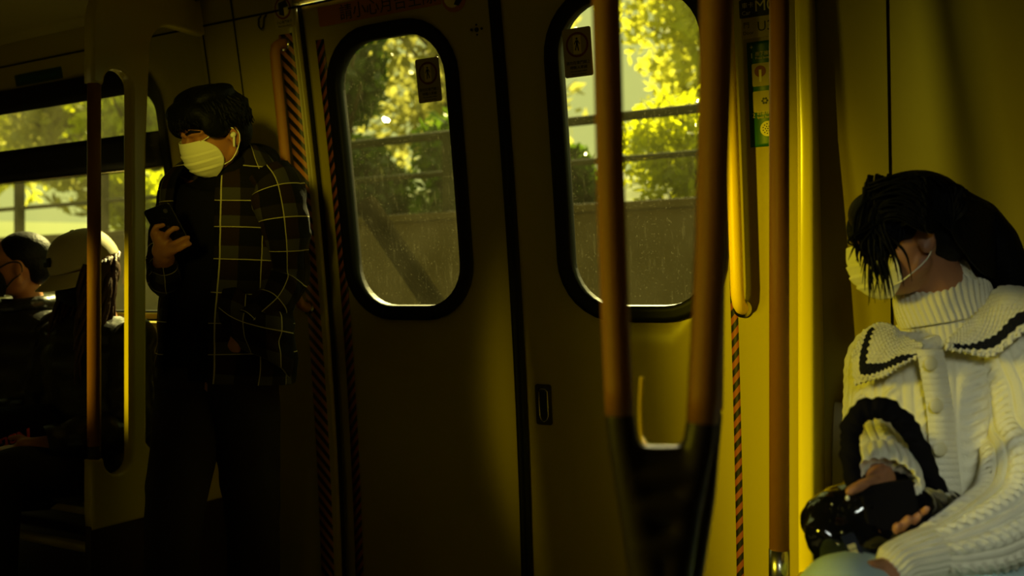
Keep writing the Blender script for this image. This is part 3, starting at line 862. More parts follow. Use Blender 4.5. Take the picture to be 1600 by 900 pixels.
# --- right draught screen: pole on the aisle side, slab by the wall
def screen_right():
    s = empty('draught_screen', (-.395, -.25, 0), 'screen slab and orange pole between the right door and the seated woman', 'draught screen', 'draught screens beside the doors')
    def ext(poly, name, mt, x0, x1, bev=.012):
        mb = MB(); mb.prism(poly, lambda u, v, t: Vector((t, u, v)), x0, x1)
        o = mb.build(name, mt, s, smooth=True, bevel=bev); return o
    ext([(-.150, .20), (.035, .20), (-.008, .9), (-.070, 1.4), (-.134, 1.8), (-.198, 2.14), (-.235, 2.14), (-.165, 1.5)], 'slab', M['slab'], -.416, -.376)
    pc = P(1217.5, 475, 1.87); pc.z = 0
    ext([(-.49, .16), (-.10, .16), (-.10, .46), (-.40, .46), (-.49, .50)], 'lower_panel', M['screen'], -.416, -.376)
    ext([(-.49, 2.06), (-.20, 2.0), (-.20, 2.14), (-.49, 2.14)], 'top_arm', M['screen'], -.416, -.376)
    mb = MB(); mb.tube([(pc.x, pc.y, .585), (pc.x, pc.y, 2.08)], .0203, 28); mb.build('pole', M['orange'], s, True)
    mb = MB(); mb.tube([(pc.x, pc.y, .485), (pc.x, pc.y, .535), (pc.x, pc.y, .588)], [.0195, .0212, .0212], 28); mb.build('pole_collar', M['steel'], s, True)
    return s
screen_right()

# --- door handrails, bent into the wall at both ends
def handrail(X_top, X_bot, label, mt):
    h = empty('door_handrail', (X_bot, 0, 1.1), label, 'handrail', 'handrails beside the doors')
    so = -.060
    pts = []
    def at(z, off): 
        t = (z-1.09)/(1.95-1.09); return bent(X_bot+(X_top-X_bot)*t, z, off)
    for z, off in ((1.088, -.026), (1.090, -.045), (1.100, so-.006), (1.118, so-.018), (1.15, so-.022)): pts.append(at(z, off))
    for k in range(1, 12): pts.append(at(1.15+.74*k/12, so-.022))
    for z, off in ((1.90, so-.020), (1.925, so-.012), (1.94, so+.010), (1.945, -.026)): pts.append(at(z, off))
    mb = MB(); mb.tube(pts, .0165, 20); mb.build('rail', mt, h, True)
    for i in (0, -1):
        c = pts[i]; mb = MB(); mb.tube([c + Vector((0, .004, 0)), c - Vector((0, .006, 0))], .024, 20); mb.build('flange', M['steel'], h, True)
    return h
handrail(-2.030, -2.045, 'orange handrail on the pillar behind the standing man, left of the doors', M['orange'])
handrail(-.578, -.578, 'bright yellow handrail on the pillar right of the doors, under the car number', M['yellow'])

# --- foreground three-way grab pole
gp_ = empty('split_grab_pole', P(1030, 900, 1.05), 'blurred foreground pole splitting upward into orange branches above a dark sleeve', 'grab pole')
def pix(*pts): return [P(*p) for p in pts]
def smoothp(pts, sub=6):
    return [Vector(v) for v in catmull([list(p) for p in pts], sub)]
D0 = 1.05
mb = MB(); mb.tube(smoothp(pix((944, -120, D0), (950, 120, D0), (957, 380, D0), (968, 648, D0))), .0168, 24); mb.build('left_branch', M['orange'], gp_, True)
mb = MB(); mb.tube(smoothp(pix((1120, -120, D0-.02), (1117, 120, D0-.01), (1110, 380, D0), (1097, 660, D0))), .0185, 24); mb.build('right_branch', M['orange'], gp_, True)
mb = MB(); mb.tube(smoothp(pix((1132, -120, 1.38), (1126, 120, 1.33), (1117, 380, 1.26), (1112, 640, 1.20))), .0150, 24); mb.build('rear_branch', M['orange'], gp_, True)
sl = MB()
sl.chain([(P(968, 648, D0), .0172), (P(975, 700, D0), .0185), (P(994, 790, D0), .022), (P(1022, 930, D0), .027), (P(1030, 1080, D0), .021), (P(1032, 1290, D0), .020)], 20)
sl.chain([(P(1097, 655, D0), .0180), (P(1088, 710, D0), .0190), (P(1066, 800, D0), .022), (P(1040, 930, D0), .027)], 20)
# moulded web of the crotch
for k in range(22):
    t = k/21; sl.capsule(P(982+30*t, 712+170*t, D0), .013+.006*t, P(1084-34*t, 712+170*t, D0), .013+.006*t, 16)
sl.chain([(P(985, 742, D0), .020), (P(1078, 742, D0), .020)], 16); sl.chain([(P(1000, 790, D0), .024), (P(1062, 790, D0), .024)], 16); sl.chain([(P(1008, 850, D0), .026), (P(1048, 850, D0), .026)], 16)
so_ = sl.build('sleeve', M['sleeve'], gp_, True, voxel=.004, sm=5)
mb = MB(); mb.chain([(P(1112, 650, 1.20), .0145), (P(1098, 780, 1.15), .016), (P(1070, 920, 1.09), .02)], 18); mb.build('rear_sleeve', M['sleeve'], gp_, True, voxel=.004, sm=3)
mb = MB(); mb.tube(smoothp(pix((1003, 590, D0+.1), (1001, 640, D0+.08), (1003, 680, D0+.05), (1012, 702, D0+.01))), .0028, 10); mb.build('yellow_line', M['yellow'], gp_, True)  # thin yellow line just behind the left branch

# --- bench seats
def bench(x0, x1, label, nseat):
    b = empty('bench_seat', ((x0+x1)/2, -.3, 0), label, 'bench', 'bench seats along the window side')
    n = nseat; 
    mb = MB(); L = (x1-x0)
    prof_s = [(-.02, .86), (-.035, .80), (-.045, .60), (-.06, .49), (-.10, .455), (-.30, .445), (-.455, .455), (-.475, .44), (-.47, .42), (-.30, .415), (-.05, .42)]
    for i in range(n):
        a = x0+L*i/n+.004; c = x0+L*(i+1)/n-.004
        mb.prism(prof_s, lambda u, v, t: Vector((t, u, v)), a, c)
    mb.build('seat_shell', M['seat'], b, True, bevel=.006)
    mb = MB(); mb.tube([(x0, -.465, .43), (x1, -.465, .43)], .014, 14); mb.build('front_edge', M['screen'], b, True)
    mb = MB(); mb.tube([(x0, -.44, .30), (x1, -.44, .30)], .017, 14); mb.build('lower_rail', M['screen'], b, True)
    mb = MB(); mb.box(x0+.05, x1-.05, -.36, -.03, .0, .415); mb.build('seat_box', M['pocket'], b)
    return b
bench(-5.0, -2.45, 'metal bench under the side window with two seated passengers', 5)
bench(-.36, 2.2, 'metal bench against the right wall under the seated woman', 5)

# ================================================================== PEOPLE
def frame_of(fwd, up):
    f = Vector(fwd).normalized(); u = Vector(up); u = (u - f*u.dot(f)).normalized(); r = f.cross(u)   # r = person's right
    return f, u, r

def head_blobs(mb, c, fwd, up, s=1.0):
    """adds skull, jaw, nose, ears, brow and lips; c = centre of the skull, s scale (1 = 0.235 m head)"""
    f, u, r = frame_of(fwd, up)
    q = lambda a, b, d: c + r*a*s + u*b*s + f*d*s
    mb.ell(q(0, .025, -.008), r*.077*s, u*.092*s, f*.096*s)
    mb.ell(q(0, -.030, .022), r*.064*s, u*.080*s, f*.066*s)
    mb.ell(q(0, -.076, .044), r*.034*s, u*.030*s, f*.036*s)
    for sg in (-1, 1):
        mb.ell(q(.034*sg, -.026, .058), r*.020*s, u*.020*s, f*.020*s, 16, 10)          # cheek
        mb.capsule(q(.052*sg, -.056, .0), .019*s, q(.020*sg, -.086, .050), .015*s, 12)   # jaw line
        mb.ell(q(.031*sg, .0, .078), r*.016*s, u*.0105*s, f*.010*s, 14, 10)             # closed lid
        mb.capsule(q(.014*sg, .022, .088), .0075*s, q(.048*sg, .022, .072), .006*s, 10) # brow
        e = q(.080*sg, -.012, -.006)
        mb.ell(e, (f*.9-r*sg*.35).normalized()*.018*s, u*.031*s, (r*sg+f*.35).normalized()*.007*s, 18, 12)
        mb.ell(e + u*-.020*s + f*.004*s, f*.010*s, u*.012*s, r*.007*s, 12, 8)
    mb.capsule(q(0, .008, .088), .0075*s, q(0, -.028, .108), .011*s, 12)                # nose
    mb.ell(q(0, -.032, .100), r*.017*s, u*.009*s, f*.011*s, 14, 10)
    mb.ell(q(0, -.056, .090), r*.022*s, u*.006*s, f*.009*s, 14, 8)
    mb.ell(q(0, -.066, .088), r*.019*s, u*.006*s, f*.009*s, 14, 8)
    return q

def finger(mb, pts, r0, r1):
    n = len(pts)
    mb.chain([(p, r0+(r1-r0)*i/(n-1)) for i, p in enumerate(pts)], 12)

# ---------------------------------------------------------------- the standing man
MD = 2.60
mf = cv(-.55, -.46, -.70); mu = cv(-.16, .88, -.36)
body = MB()
hc = P(334, 207, 2.56)
mq = head_blobs(body, hc, mf, mu, 1.0)
neck = P(358, 268, 2.64)
body.chain([(P(345, 235, 2.60), .044), (neck, .042), (P(362, 300, 2.69), .042)])
SR_, SL_ = P(283, 300, 2.74), P(425, 292, 2.60)
ch = P(352, 366, 2.68); wa = P(340, 500, 2.66); hp_ = P(335, 590, 2.66)
body.chain([(SR_, .042), (P(358, 316, 2.70), .048), (SL_, .042)])
body.ell(ch, cv(.13, 0, .02), cv(0, .15, 0), cv(-.02, 0, .08)); body.ell(wa, cv(.12, 0, .02), cv(0, .19, 0), cv(-.02, 0, .08)); body.ell(hp_, cv(.125, 0, .02), cv(0, .12, 0), cv(-.02, 0, .09))
ER, WR = P(258, 440, 2.62), P(256, 398, 2.42)
EL, WL = P(448, 432, 2.62), P(388, 500, 2.50)
body.chain([(SR_, .052), (ER, .040), (WR, .026)]); body.chain([(SL_, .052), (EL, .042), (WL, .028)])
KR, AR = P(272, 800, 2.42), P(262, 1040, 2.48); KL, AL = P(395, 790, 2.56), P(398, 1052, 2.66)
HR_, HL_ = P(300, 620, 2.66), P(378, 620, 2.66)
body.chain([(HR_, .088), (KR, .058), (AR, .040)]); body.chain([(HL_, .088), (KL, .058), (AL, .040)])
# right hand around the phone (back of the hand towards us, fingers curled over the phone back)
palm = [P(246, 392, 2.41), P(262, 383, 2.395)]
body.chain([(WR, .026), (P(252, 392, 2.41), .025), (P(256, 380, 2.395), .023), (P(250, 372, 2.39), .020)], 14)
body.chain([(P(262, 392, 2.40), .020), (P(272, 386, 2.39), .017)], 14)
finger(body, [P(248, 372, 2.390), P(240, 362, 2.378), P(244, 354, 2.372), P(255, 352, 2.378)], .0088, .0072)
finger(body, [P(256, 374, 2.382), P(263, 363, 2.362), P(271, 357, 2.362), P(277, 357, 2.374)], .0086, .0070)
finger(body, [P(262, 384, 2.385), P(275, 379, 2.362), P(287, 373, 2.362), P(294, 371, 2.374)], .0086, .0070)
finger(body, [P(266, 394, 2.390), P(279, 390, 2.372), P(290, 384, 2.370), P(297, 381, 2.380)], .0080, .0062)
finger(body, [P(246, 380, 2.41), P(240, 366, 2.425), P(246, 352, 2.432), P(256, 344, 2.428)], .0110, .0085)
# hand in pocket: palm and five fingers
finger(body, [WL, P(378, 510, 2.50)], .027, .028)
for k in range(4): finger(body, [P(384-5*k, 512+2*k, 2.50+.006*k), P(374-5*k, 532+2*k, 2.50+.006*k), P(372-4*k, 548, 2.51+.006*k)], .010, .0075)
finger(body, [P(374, 506, 2.53), P(366, 518, 2.53), P(364, 532, 2.535)], .011, .009)
man = body.build('person', M['skin'], None, True, voxel=.0042, sm=4)
tag(man, 'standing passenger in a plaid jacket and pale mask looking down at a phone', 'person', 'passengers in the car')
for nm, cc in (('eyebrow', -1), ('eyebrow', 1)):
    mb = MB(); mb.tube([mq(.014*cc, .026, .0975), mq(.032*cc, .033, .092), mq(.052*cc, .027, .077)], [.003, .0042, .002], 8); mb.build(nm, M['hair'], man, True)

# clothes: black hooded top
def folds(seed, amp, su, sv):
    def f(U, V, u, v):
        return amp*(vnoise(U*su+seed, V*sv+np.sin(U*9)*.5, seed)-.5)*2 + amp*.5*(vnoise(U*su*2.3+7, V*sv*2.1+V*U*20, seed+3)-.5)*2
    return f
sd = cv(1, 0, .12)
loft('hooded_top', M['blackcloth'], man, [
    (P(346, 250, 2.61), .064, .066, sd), (P(354, 268, 2.63), .080, .080, sd), (P(360, 290, 2.66), .12, .085, sd), (P(356, 330, 2.67), .165, .108, sd), (P(352, 400, 2.66), .165, .112, sd), (P(344, 480, 2.66), .158, .110, sd), (P(340, 560, 2.66), .162, .116, sd), (P(338, 592, 2.66), .160, .116, sd)],
    64, 10, folds(5, .004, 14, 8))
hd = MB()
hcen = P(366, 254, 2.68)
for k in range(15):
    a = R(-40 + 280*k/14)
    a2 = R(-40 + 280*(k+1)/14)
    p = lambda an: hcen + cv(.090*math.cos(an)+.012, .030*math.sin(an)*1.0 - .02*(1-math.sin(an)), .088*math.sin(an))
    hd.capsule(p(a), .026+.014*max(0, math.sin(a)), p(a2), .026+.014*max(0, math.sin(a2)), 14)
hd.ell(P(402, 246, 2.76), cv(.070, -.01, 0), cv(.01, .042, 0), cv(0, 0, .06))
o = hd.build('hood', M['blackcloth'], man, True, voxel=.006, sm=6)
# plaid jacket: open body (arc leaves the front gap), sleeves, lower flap
arcgap = (.375, 1.262)
jk = loft('jacket_body', M['plaid'], man, [
    (P(364, 246, 2.70), .080, .075, sd), (P(362, 262, 2.68), .135, .09, sd), (P(360, 292, 2.67), .190, .118, sd), (P(360, 340, 2.67), .200, .132, sd), (P(358, 420, 2.66), .192, .136, sd), (P(354, 500, 2.66), .198, .145, sd), (P(354, 560, 2.66), .205, .150, sd), (P(352, 592, 2.66), .200, .152, sd)],
    72, 12, folds(11, .010, 9, 5), arc=arcgap, thick=.005, pw=2.3)
loft('sleeve', M['plaid'], man, [
    (P(418, 268, 2.60), .060, .066, cv(1, 0, 0)), (P(434, 296, 2.60), .074, .080, cv(1, .1, 0)), (P(444, 350, 2.60), .068, .076, cv(1, 0, 0)), (P(448, 400, 2.61), .062, .068, cv(1, 0, 0)), (P(446, 436, 2.61), .060, .064, cv(1, -.3, 0)), (P(426, 468, 2.57), .056, .056, cv(.8, -.6, 0)), (P(400, 492, 2.53), .050, .050, cv(.75, -.65, 0)), (P(386, 506, 2.51), .050, .050, cv(.75, -.65, 0))],
    56, 12, folds(21, .010, 11, 16), thick=.004, caps=(True, False))
loft('sleeve', M['plaid'], man, [
    (P(294, 284, 2.72), .050, .060, cv(1, 0, 0)), (P(280, 306, 2.73), .062, .070, cv(1, 0, 0)), (P(266, 350, 2.70), .056, .064, cv(1, 0, 0)), (P(256, 400, 2.66), .050, .058, cv(1, 0, 0)), (P(255, 432, 2.62), .048, .054, cv(1, 0, .2)), (P(257, 438, 2.56), .044, .046, cv(1, 0, 0)), (P(256, 418, 2.49), .038, .040, cv(1, 0, 0)), (P(254, 404, 2.45), .034, .036, cv(1, 0, 0))],
    56, 12, folds(31, .009, 11, 16), thick=.004, caps=(True, False))
patch('pocket_flap', M['plaid2'] if 'plaid2' in M else M['plaid'], man, [
    [P(352, 452, 2.515), P(372, 450, 2.50), P(398, 470, 2.49), P(430, 482, 2.52), P(456, 480, 2.58)],
    [P(343, 474, 2.515), P(366, 488, 2.485), P(396, 500, 2.47), P(430, 508, 2.50), P(459, 512, 2.58)],
    [P(348, 500, 2.515), P(370, 520, 2.48), P(398, 532, 2.47), P(430, 540, 2.50), P(458, 548, 2.58)],
    [P(364, 524, 2.52), P(382, 546, 2.50), P(404, 556, 2.49), P(432, 570, 2.52), P(452, 590, 2.59)]], 8,
    lambda u, v: .006*(vnoise(u*5, v*5, 9)-.5)*2, thick=.004, uvs=(.21, .15))
# trousers
for hj, kj, aj, sd_ in ((HR_, KR, AR, 41), (HL_, KL, AL, 43)):
    loft('trouser_leg', M['trouser'], man, [(hj + Vector((0, 0, .10)), .108, .118, sd), (hj, .106, .116, sd), (hj.lerp(kj, .35), .098, .104, sd), (hj.lerp(kj, .7), .085, .088, sd), (kj, .077, .080, sd), (kj.lerp(aj, .35), .072, .074, sd), (kj.lerp(aj, .75), .064, .066, sd), (aj + Vector((0, 0, -.01)), .066, .068, sd)], 48, 9, folds(sd_, .006, 10, 7), caps=(True, False))
for an in (AR, AL):
    g0 = Vector((an.x, an.y, 0)); mb = MB(); d_ = cv(-.3, 0, -.95).normalized()
    mb.chain([(g0 + Vector((0,0,.045)) - d_*.03, .042), (g0 + Vector((0,0,.042)) + d_*.08, .040), (g0 + Vector((0,0,.034)) + d_*.17, .033)])
    mb.chain([(g0 + Vector((0,0,.045)), .042), (g0 + Vector((0,0,.11)), .046)])
    o = mb.build('shoe', M['blackcloth'], man, True, voxel=.006, sm=4)
# hair: cap of volume plus clumped locks
def hair_locks(mb, q, n, seed, spread, lens, s=1.0, rad=.010):
    rs = random.Random(seed)
    for i in range(n):
        az = rs.uniform(*spread); el = rs.uniform(.15, 1.0)
        # az 0 = front, +-pi back
        r0 = .088*math.cos(el*1.35); z0 = .035 + .088*math.sin(el*1.35)
        a0 = q(r0*math.sin(az), z0, r0*math.cos(az)*1.12-.008)
        L = rs.uniform(*lens)
        pts = [a0]
        for k in range(1, 5):
            t = k/4; rr = r0 + (.100-r0)*min(1, t*1.6) + .006*rs.uniform(-1, 1)
            aa = az + rs.uniform(-.12, .12)*t
            pts.append(q(rr*math.sin(aa), z0 - (z0-.045+L)*t**1.3, rr*math.cos(aa)*1.10-.008))
        mb.tube(pts, [rad, rad*1.1, rad*.9, rad*.6, rad*.12], 7)
hm = MB()
f_, u_, r_ = frame_of(mf, mu)
hm.ell(mq(0, .042, -.018), r_*.092, u_*.090, f_*.104); hm.ell(mq(0, -.0, -.045), r_*.084, u_*.080, f_*.068)
hm.ell(mq(.040, .104, -.01), r_*.042, u_*.026, f_*.07); hm.ell(mq(-.040, .106, -.01), r_*.042, u_*.026, f_*.07)
hm.ell(mq(.0, .072, .062), r_*.084, u_*.040, f_*.042)
for sg in (-1, 1): hm.ell(mq(.076*sg, .040, .034), r_*.022, u_*.045, f_*.05)
hm.build('hair', M['hair'], man, True, voxel=.005, sm=3)
hl_ = MB()
hair_locks(hl_, mq, 170, 5, (-1.15, 1.15), (-.012, .014), rad=.0055); hair_locks(hl_, mq, 240, 6, (1.2, 5.08), (.0, .05), rad=.0055)
hl_.build('hair_locks', M['hair'], man, True)
# pleated mask, ear loops, earbud
def mask(parent, q, mt, s=1.0, wide=.90):
    rows = []
    for z, wv, dd, fr in ((.004, .050, .074, .118), (-.020, .066, .052, .124), (-.044, .070, .042, .125), (-.068, .066, .040, .120), (-.092, .048, .046, .104), (-.108, .026, .056, .080)):
        wv *= wide; fr -= .006; dd -= .10*(wide-.9)
        rows.append([q(-wv, z-.002, dd), q(-wv*.78, z, dd+(fr-dd)*.50), q(-wv*.40, z, dd+(fr-dd)*.88), q(0, z, fr), q(wv*.40, z, dd+(fr-dd)*.88), q(wv*.78, z, dd+(fr-dd)*.50), q(wv, z-.002, dd)])
    def dsp(u, v):
        pl = np.zeros_like(u)
        for c in (.30, .48, .66): pl += .0026*np.clip(1-np.abs(v-c)/.07, 0, 1)*np.sign(v-c+1e-6)*np.clip(np.minimum(u, 1-u)*9, 0, 1)
        return pl + .0015*(vnoise(u*9, v*6, 4)-.5)
    return patch('face_mask', mt, parent, rows, 9, dsp, thick=.0022, off=0)
mk = mask(man, mq, M['maskc'])
for sg in (-1, 1):
    mb = MB(); mb.tube(smoothp([mq(.050*sg, .002, .076), mq(.072*sg, .014, .030), mq(.086*sg, .012, .0), mq(.090*sg, -.010, -.016), mq(.082*sg, -.045, -.004), mq(.070*sg, -.072, .020), mq(.058*sg, -.080, .042)], 5), .0014, 8); mb.build('ear_loop', M['maskc'], mk, True)
    mb = MB(); mb.capsule(mq(.091*sg, -.006, .004), .0075, mq(.090*sg, -.008, .008), .0065, 14); mb.capsule(mq(.093*sg, -.010, .006), .0035, mq(.090*sg, -.036, .014), .0032, 12)
    mb.build('earbud', M['white'], man, True)
# phone
pc_ = P(256, 346, 2.397)
pf_, pu_, pr_ = frame_of(cv(.05, -.42, -.9), cv(-.33, .9, -.3))
ph = MB()
def pfn(u, v, t): return pc_ + pr_*u + pu_*v + pf_*t
ph.prism([(x*1.0, z) for x, z in rrect(-.037, .037, -.072, .045, .010, 5)], pfn, -.004, .004)
pt = ph.build('phone', M['phone'], None, False, bevel=.0015)
tag(pt, 'dark smartphone held in the standing man\'s raised hand', 'phone')
mb = MB(); mb.prism([(a-.020, b+.026) for a, b in disc(.006, 1, 16)], pfn, .004, .0052); mb.build('camera_lens', M['steel'], pt)

# ---------------------------------------------------------------- the seated woman on the right
WD = 1.72
wfv = cv(-.97, -.22, .04); wu = cv(-.14, .95, .06)
wb = MB()
whc = P(1413, 371, 1.76)
wq = head_blobs(wb, whc, wfv, wu, 1.0)
wb.chain([(P(1446, 405, 1.76), .050), (P(1468, 455, 1.79), .060), (P(1478, 520, 1.82), .060)])
wb.ell(P(1472, 452, 1.80), cv(.068, .03, 0), cv(-.01, .03, -.01), cv(0, 0, .052))
WSR, WSL = P(1375, 560, 1.86), P(1580, 552, 1.74)
wb.chain([(WSR, .048), (P(1478, 545, 1.82), .07), (WSL, .048)])
wb.ell(P(1470, 640, 1.80), cv(.150, 0, -.02), cv(0, .18, 0), cv(.02, 0, .095)); wb.ell(P(1482, 790, 1.80), cv(.135, 0, -.02), cv(0, .17, 0), cv(.02, 0, .095)); wb.ell(P(1490, 900, 1.80), cv(.165, 0, -.02), cv(0, .13, 0), cv(.02, 0, .12))
WER, WWR = P(1352, 720, 1.74), P(1378, 748, 1.52)
WEL, WWL = P(1600, 790, 1.60), P(1404, 882, 1.40)
wb.chain([(WSR, .046), (WER, .036), (WWR, .023)]); wb.chain([(WSL, .046), (WEL, .037), (WWL, .023)])
# thighs and shins
WKR, WKL = P(1308, 946, 1.34), P(1450, 1050, 1.22)
wb.chain([(P(1420, 915, 1.78), .085), (WKR, .058)]); wb.chain([(P(1540, 915, 1.76), .085), (WKL, .058)])
for kn in (WKR, WKL): wb.chain([(kn, .055), (Vector((kn.x, kn.y-.03, .10)), .038)])
# right hand: palm down over the black case; thumb towards the left, fingertips curl out at the lower right
wb.chain([(WWR, .023), (P(1368, 765, 1.49), .023), (P(1372, 785, 1.475), .022)], 14)
wb.chain([(P(1385, 770, 1.49), .020), (P(1392, 790, 1.478), .019)], 14)
finger(wb, [P(1366, 752, 1.485), P(1350, 757, 1.465), P(1336, 763, 1.455), P(1327, 768, 1.452)], .0115, .0078)
finger(wb, [P(1368, 795, 1.476), P(1375, 828, 1.476), P(1384, 842, 1.466), P(1397, 830, 1.449), P(1402, 822, 1.442)], .0090, .0072)
finger(wb, [P(1380, 795, 1.478), P(1394, 822, 1.476), P(1402, 831, 1.466), P(1412, 820, 1.449), P(1419, 811, 1.442)], .0092, .0074)
finger(wb, [P(1392, 792, 1.480), P(1410, 812, 1.476), P(1420, 820, 1.466), P(1430, 812, 1.449), P(1436, 805, 1.444)], .0085, .0068)
finger(wb, [P(1400, 785, 1.482), P(1422, 800, 1.478), P(1434, 805, 1.468), P(1444, 799, 1.458), P(1448, 795, 1.452)], .0078, .0062)
# left hand at the bottom edge
wb.chain([(WWL, .024), (P(1385, 895, 1.385), .024), (P(1376, 908, 1.378), .022)], 14); wb.chain([(P(1400, 903, 1.385), .020), (P(1395, 918, 1.378), .019)], 14)
finger(wb, [P(1378, 882, 1.375), P(1362, 884, 1.36), P(1350, 894, 1.352), P(1343, 906, 1.35)], .0100, .0078)
finger(wb, [P(1374, 905, 1.372), P(1362, 912, 1.355), P(1354, 926, 1.35), P(1352, 938, 1.355)], .0092, .0074)
finger(wb, [P(1380, 915, 1.372), P(1370, 926, 1.355), P(1363, 940, 1.35), P(1362, 950, 1.355)], .0092, .0074)
finger(wb, [P(1390, 922, 1.372), P(1380, 936, 1.358), P(1374, 948, 1.352), P(1373, 957, 1.357)], .0086, .0068)
finger(wb, [P(1400, 922, 1.374), P(1392, 938, 1.362), P(1387, 949, 1.356), P(1386, 957, 1.36)], .0078, .0062)
woman = wb.build('person', M['skinw'], None, True, voxel=.0040, sm=4)
tag(woman, 'seated passenger with dark ponytail, face turned away, in a cream knitted cardigan', 'person', 'passengers in the car')

# cable-knit displacement
def cable(Uo=0, amp=.0045, per=.062):
    def f(U, V, u, v):
        x = (U+Uo)/per; k = np.floor(x); fx = x-k-.5            # column
        ph = V/.022*np.pi
        a = np.sin(ph)*.16
        s1 = np.exp(-((fx-a)/.10)**2)*(.6+.4*np.cos(ph)); s2 = np.exp(-((fx+a)/.10)**2)*(.6-.4*np.cos(ph))
        edge = -.55*np.exp(-((np.abs(fx)-.34)/.045)**2)
        moss = .16*np.sin(U/.0030*np.pi)*np.sin(V/.0036*np.pi)*(np.abs(fx) > .36)
        return amp*(s1+s2+edge+moss) + .010*(vnoise(U*9, V*7, 2)-.5)
    return f
def ribs(n, amp=.0030, big=0):
    def f(U, V, u, v): return amp*np.abs(np.cos(u*n*np.pi)) + big*(vnoise(U*12, V*12, 5)-.5)
    return f
sw = cv(1, 0, -.10)
loft('cardigan_body', M['knit'], woman, [
    (P(1478, 505, 1.82), .085, .075, sw), (P(1478, 535, 1.82), .150, .095, sw), (P(1474, 575, 1.81), .176, .115, sw), (P(1470, 640, 1.80), .172, .130, sw), (P(1474, 720, 1.79), .162, .128, sw), (P(1482, 800, 1.79), .165, .130, sw), (P(1488, 900, 1.80), .190, .145, sw), (P(1490, 940, 1.80), .195, .15, sw)],
    320, 40, cable(0, .0072), pw=2.3)
# turtleneck: two ribbed folds
tn = cv(.35, -.94, -.05)
loft('turtleneck', M['knitplain'], woman, [
    (P(1474, 449, 1.808), .0720, .058, cv(1, .46, -.05)), (P(1471, 450, 1.806), .0840, .066, cv(1, .46, -.05)), (P(1473, 462, 1.800), .0900, .070, cv(1, .45, -.05)), (P(1475, 480, 1.790), .0900, .073, cv(1, .42, -.05)), (P(1477, 496, 1.782), .0870, .073, cv(1, .38, -.05)), (P(1479, 506, 1.780), .0790, .068, cv(1, .35, -.05))],
    360, 8, ribs(44, .0032, .006))
loft('turtleneck_base', M['knitplain'], woman, [
    (P(1477, 484, 1.79), .080, .070, cv(1, .3, -.1)), (P(1479, 510, 1.79), .086, .074, cv(1, .3, -.1)), (P(1480, 526, 1.805), .090, .080, cv(1, .25, -.1)), (P(1482, 545, 1.81), .10, .084, cv(1, .2, -.1))],
    300, 8, ribs(44, .0028, .006))
# near sleeve (her left arm)
loft('sleeve', M['knit'], woman, [
    (P(1556, 520, 1.76), .050, .055, cv(1, .2, 0)), (P(1574, 556, 1.74), .080, .082, cv(1, .1, 0)), (P(1596, 620, 1.71), .080, .085, cv(1, 0, 0)), (P(1610, 690, 1.66), .082, .086, cv(1, -.05, 0)), (P(1608, 748, 1.60), .086, .084, cv(.9, -.4, .2)), (P(1578, 808, 1.54), .076, .074, cv(.5, -.85, .1)), (P(1524, 838, 1.48), .060, .062, cv(.35, -.93, .1)), (P(1480, 855, 1.44), .046, .048, cv(.4, -.9, .1)), (P(1450, 864, 1.42), .037, .040, cv(.42, -.9, 0))],
    240, 34, cable(.02, .0062, .058), caps=(True, False))
loft('cuff', M['knitplain'], woman, [
    (P(1462, 861, 1.43), .038, .040, cv(.42, -.9, 0)), (P(1436, 868, 1.415), .036, .038, cv(.48, -.88, 0)), (P(1412, 876, 1.402), .033, .034, cv(.6, -.8, 0)), (P(1399, 883, 1.394), .031, .032, cv(.68, -.74, 0)), (P(1398, 884, 1.394), .026, .027, cv(.68, -.74, 0))],
    200, 12, ribs(22, .003, .004))
# far sleeve (her right arm) coming down through the bag strap
loft('sleeve', M['knit'], woman, [
    (P(1388, 530, 1.88), .050, .055, cv(1, -.1, 0)), (P(1372, 566, 1.87), .062, .07, cv(1, 0, 0)), (P(1362, 620, 1.83), .052, .065, cv(1, 0, 0)), (P(1362, 670, 1.77), .052, .062, cv(1, 0, 0)), (P(1368, 700, 1.68), .052, .056, cv(1, 0, 0)), (P(1378, 722, 1.59), .050, .050, cv(1, 0, 0)), (P(1382, 735, 1.555), .048, .046, cv(1, 0, 0))],
    200, 30, cable(.01, .0045, .058), caps=(True, False))
loft('cuff', M['knitplain'], woman, [
    (P(1382, 726, 1.575), .046, .044, cv(1, -.1, 0)), (P(1383, 738, 1.55), .054, .049, cv(1, -.15, 0)), (P(1384, 750, 1.53), .057, .050, cv(1, -.2, 0)), (P(1384, 758, 1.515), .052, .045, cv(1, -.2, 0)), (P(1384, 757, 1.512), .042, .036, cv(1, -.2, 0))],
    220, 10, ribs(20, .0045, .004))
# button placket, buttons
def surf_d(px, py): return 1.672 + .00016*abs(px-1470)
patch('button_band', M['knitplain'], woman, [[P(x0+dx, y, 1.646+.012*abs(i-1.5)/1.5) for i, dx in enumerate((0, 13, 26, 40))] for x0, y in ((1432, 545), (1440, 590), (1448, 640), (1452, 690), (1458, 740), (1464, 800))], 22,
    lambda u, v: .0022*np.abs(np.sin(v*np.pi*26)), thick=.004)
for (x, y) in ((1454, 568), (1463, 634), (1469, 702)):
    c = P(x, y, 1.638); mb = MB(); mb.ell(c, cv(.0135, 0, .001), cv(0, .0135, 0), cv(0, 0, .0045)); b_ = mb.build('button', M['buttonc'], woman, True)
